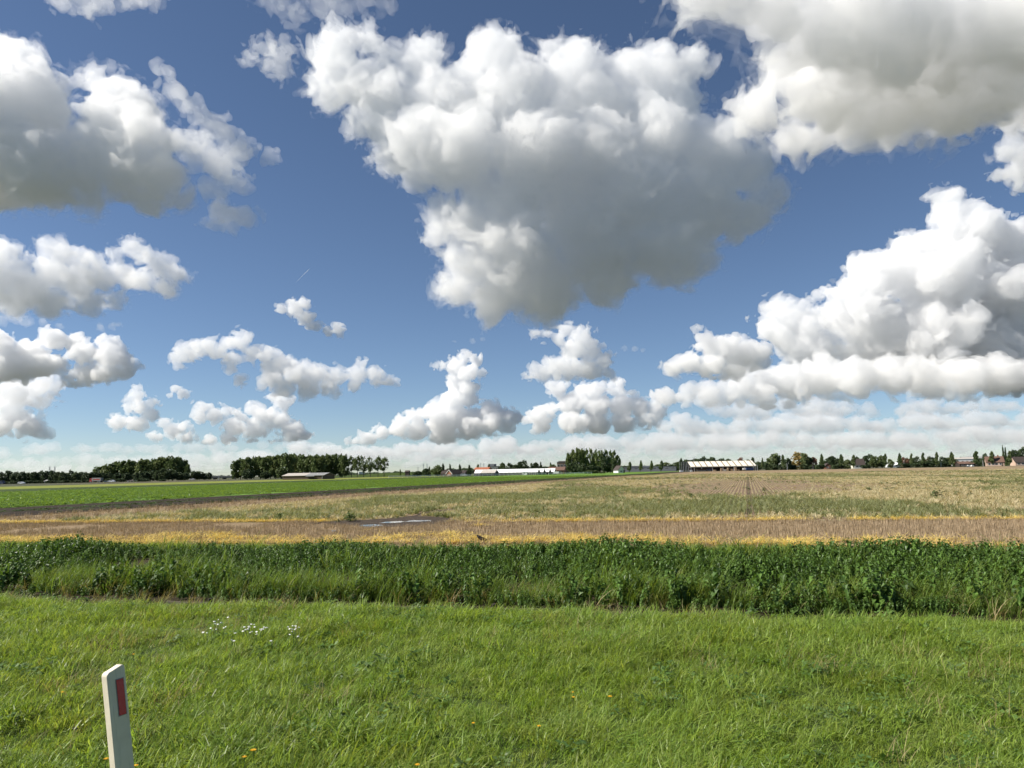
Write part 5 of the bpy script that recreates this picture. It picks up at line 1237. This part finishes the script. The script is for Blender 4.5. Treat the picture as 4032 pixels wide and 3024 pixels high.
for i, (px, py, k, lb) in enumerate([(845, 2447, 5, 'top pair of white flowers in the leftmost of the verge clusters'), (862, 2458, 4, 'white flowers just right below the leftmost top pair'), (822, 2484, 4, 'white flowers lowest in the leftmost verge cluster'), (846, 2476, 3, 'few white flowers between the low and top of the leftmost cluster'),
    (985, 2476, 8, 'white flowers on the left side of the dense middle cluster'), (1008, 2470, 11, 'largest dense white flower cluster in the verge'), (1030, 2480, 9, 'white flowers on the right side of the dense middle cluster'), (1012, 2490, 6, 'white flowers along the bottom of the dense middle cluster'),
    (1140, 2468, 4, 'upper white flowers of the rightmost verge cluster'), (1158, 2480, 4, 'middle white flowers of the rightmost verge cluster'), (1172, 2489, 5, 'lower white flowers of the rightmost verge cluster'), (1106, 2504, 2, 'lone white flower left of the rightmost verge cluster'), (956, 2533, 3, 'small white flower tuft below the dense middle cluster')]):
    yarrow(px, py, max(2, round(k * .7)), lb, 200 + i)
def yellow_flower(px, py, s, label, seed, h=.2):
    r = random.Random(seed); g = ground(px, py, h); e = empty('yellow_flower', (g[0], g[1], 0), r.uniform(0, 6)); tag(e, label, 'flower', 'yellow flowers in the verge')
    MB().tube([(0, 0, -.02), (.008, .004, h * .6), (0, 0, h)], .003, 4).build('stem', M_STEMG, e)
    V_ = []; Fc_ = []
    for ring, (R_, z, n) in enumerate(((s, .002, 14), (s * .6, .008, 11))):
        for j in range(n):
            a = 6.283 * j / n; w = .22; n0 = len(V_); zz = h + z + R_ * .35
            V_ += [(0, 0, h + z), (R_ * .7 * math.cos(a - w), R_ * .7 * math.sin(a - w), zz * 1.0), (R_ * math.cos(a), R_ * math.sin(a), zz), (R_ * .7 * math.cos(a + w), R_ * .7 * math.sin(a + w), zz)]; Fc_.append((n0, n0+1, n0+2, n0+3))
    hd = link('flower_head', mesh_of(V_, Fc_, 'flower_head'), M_PETALY, e); hd.rotation_euler = (0, 0, 0)
for i, (px, py, s, lb) in enumerate([(418, 2992, .026, 'yellow flower just left of the foot of the marker post'), (534, 3018, .024, 'yellow flower just right of the marker post at the bottom edge'), (526, 2578, .022, 'yellow flower in the grass above and right of the marker post top'),
    (996, 2958, .030, 'upper of two orange-yellow flowers near the bottom, right of the marker post'), (962, 2984, .024, 'lower of two orange-yellow flowers near the bottom, right of the marker post'), (1643, 3015, .024, 'yellow flower on the bottom edge left of centre'), (2122, 2862, .022, 'yellow flower low in the middle of the verge'),
    (2402, 2746, .028, 'bright yellow flower right of the middle of the verge'), (2258, 2748, .020, 'upper small yellow flower left of the bright one'), (2256, 2728, .016, 'tiny yellow bloom above the small yellow flower'), (1864, 2850, .020, 'small yellow flower left of the low middle one'), (245, 2728, .020, 'yellow flower left of the marker post in the grass')]):
    yellow_flower(px, py, s * .8, lb, 300 + i)
# single weeds standing out of the onion field
def field_weed(px, py, hpx, label, seed, g=None):
    p = ground(px, py); k = p[1] / F; h = hpx * k; e = empty('weed_plant', (p[0], p[1], 0), seed); tag(e, label, 'weed', 'dark weeds standing in the onion field')
    link('leaves', low_weed(seed, 110, h * .55, h, h * .26), M_WEED, e)
    mb = MB(); r = random.Random(seed)
    for i in range(5): mb.tube([(0, 0, 0), (r.uniform(-.3, .3) * h, r.uniform(-.3, .3) * h, h * .8)], .012, 4)
    mb.build('stem', M_STEMG, e)
for i, w in enumerate([(1378, 2055, 38, 'large dark weed bush at the left end of the puddle'), (1100, 2050, 32, 'dark weed clump left of the puddle'), (1332, 2058, 16, 'small weed just left of the large weed bush by the puddle'), (3690, 1966, 40, 'tall dark weed standing alone in the right part of the onion field'), (2030, 2000, 18, 'small dark weed in the middle of the onion field'),
    (2720, 1960, 20, 'dark weed beside the straight tractor track'), (3010, 1935, 18, 'dark weed right of the tractor track, far up the field'), (3235, 1990, 20, 'dark weed left of the lone tall weed'), (2430, 1965, 18, 'dark weed left of the bare soil rows'), (3860, 1900, 16, 'dark weed high in the right part of the field'), (760, 2040, 18, 'dark weed at the left edge of the onion field'), (2600, 2010, 16, 'dark weed near the straw row, left of the tractor track'), (3330, 2030, 18, 'dark weed near the straw row under the lone tall weed'), (1690, 2012, 20, 'dark weed above the puddle')]):
    field_weed(*w, 400 + i)
# puddle, wet mud and wheel tracks
def blob_sheet(name, pts, z, mat, wob, seed, label=None, cat=None):
    """a flat irregular patch through picture points"""
    P = [ground(px, py)[:2] for px, py in pts]; out = []; r = random.Random(seed)
    for i in range(len(P)):
        a, b_ = P[i], P[(i + 1) % len(P)]
        for j in range(5): q = a + (b_ - a) * j / 5; out.append((q[0] + r.uniform(-wob, wob), q[1] + r.uniform(-wob, wob), z))
    me = mesh_of(out, [tuple(range(len(out)))], name)
    if me.polygons[0].normal.z < 0: me.flip_normals()
    o = link(name, me, mat); return tag(o, label, cat, kind='structure' if not cat else None)
blob_sheet('mud', MUDS[0], .012, M_MUD, .12, 1)
blob_sheet('mud_track', MUDS[1], .013, M_MUD, .1, 2)
m, nt, b = new_mat('puddle_water'); b.inputs['Base Color'].default_value = (.05, .045, .035, 1); b.inputs['Roughness'].default_value = .04; M_PUD = m
for i, (pts, lb) in enumerate([([(1410, 2073), (1470, 2076), (1510, 2070), (1480, 2066), (1430, 2068)], 'left small puddle reflecting the sky in the wet mud'), ([(1490, 2061), (1560, 2060), (1600, 2055), (1580, 2053), (1520, 2056)], 'long bright puddle in the middle of the wet mud'), ([(1590, 2056), (1650, 2055), (1700, 2053), (1690, 2049), (1620, 2050)], 'thin puddle at the right end of the wet mud'), ([(1300, 2094), (1330, 2095), (1322, 2090), (1303, 2090)], 'tiny puddle in the straw strip below the wet mud')]):
    o = blob_sheet('puddle', pts, .018, M_PUD, .05, 10 + i, lb, 'puddle')
M_TRACK = ground_mat('wheel_track_soil', (.07, .055, .035), (.12, .09, .06), 1.5)
_fd = FD
for s0, w in ((0.0, .11), (-9.8, .13)):
    FD = FR
    sheet('wheel_track', cut_v(field_poly(s0 - w, s0 + w, 20, 262), 31.2), .011, M_TRACK)
    FD = _fd
# the bird on the straw strip
def bird():
    p = ground(1893, 2140); e = empty('bird', (p[0], p[1], .0), math.radians(8)); tag(e, 'dark brown bird resting on the straw strip, facing left', 'bird')
    MBR = plain('dark_feathers', (.035, .027, .022), scale=40, var=.5)
    me = bpy.data.meshes.new('body')
    P = [(-.125, 0, .245), (-.10, 0, .235), (-.075, 0, .215), (-.03, 0, .165), (.04, 0, .13), (.11, 0, .105), (.19, 0, .095), (.26, 0, .09)]
    me.from_pydata(P, [(i, i + 1) for i in range(len(P) - 1)], []); ob = link('body', me, MBR, e)
    sk = ob.modifiers.new('skin', 'SKIN'); ob.modifiers.new('sub', 'SUBSURF').levels = 2; ob.modifiers['sub'].render_levels = 2
    for i, (rx, ry) in enumerate([(.010, .010), (.036, .034), (.034, .032), (.062, .058), (.075, .062), (.055, .045), (.030, .012), (.026, .008)]): me.skin_vertices[0].data[i].radius = (rx, ry)
    me.skin_vertices[0].data[3].use_root = True
    MB().tube([(-.132, 0, .243), (-.155, 0, .238), (-.175, 0, .228)], [.011, .008, .002], 6).build('beak', plain('horn', (.10, .085, .05)), e)
    for sy in (-1, 1):
        MB().add([(-.05, sy * .062, .19), (.06, sy * .082, .185), (.16, sy * .06, .135), (.25, sy * .03, .105), (.12, sy * .075, .10), (0, sy * .075, .115), (.06, sy * .088, .15)], [(0, 1, 6), (1, 2, 6), (2, 3, 6), (3, 4, 6), (4, 5, 6), (5, 0, 6)]).build('wing', plain('wing_feathers', (.05, .038, .03), scale=60, var=.4), e)
        MB().tube([(.02, sy * .03, .09), (.015, sy * .032, .05), (.02, sy * .034, .0)], .007, 5).build('leg', plain('bird_leg', (.12, .09, .04)), e)
        MB().tube([(-.10, sy * .036, .246), (-.101, sy * .040, .246)], .006, 6).build('eye', M_TYRE, e)
bird()
# contrail
a, b_ = at(1222, 1055, 9000), at(1165, 1112, 9300)
P = [tuple(a + (b_ - a) * i / 6) for i in range(7)]
m = bpy.data.materials.new('contrail_vapour'); m.use_nodes = True; n_ = m.node_tree; n_.nodes.clear(); o_ = n_.nodes.new('ShaderNodeOutputMaterial'); s_ = n_.nodes.new('ShaderNodeVolumeScatter'); s_.inputs['Density'].default_value = .03; n_.links.new(s_.outputs[0], o_.inputs['Volume'])
tag(MB().tube(P, [2, 4.5, 5, 4.5, 4, 3, 2], 8).build('contrail', m), 'short thin contrail slanting across the blue left of the huge cloud', 'contrail')
print('near', round(time.time() - T0, 1))
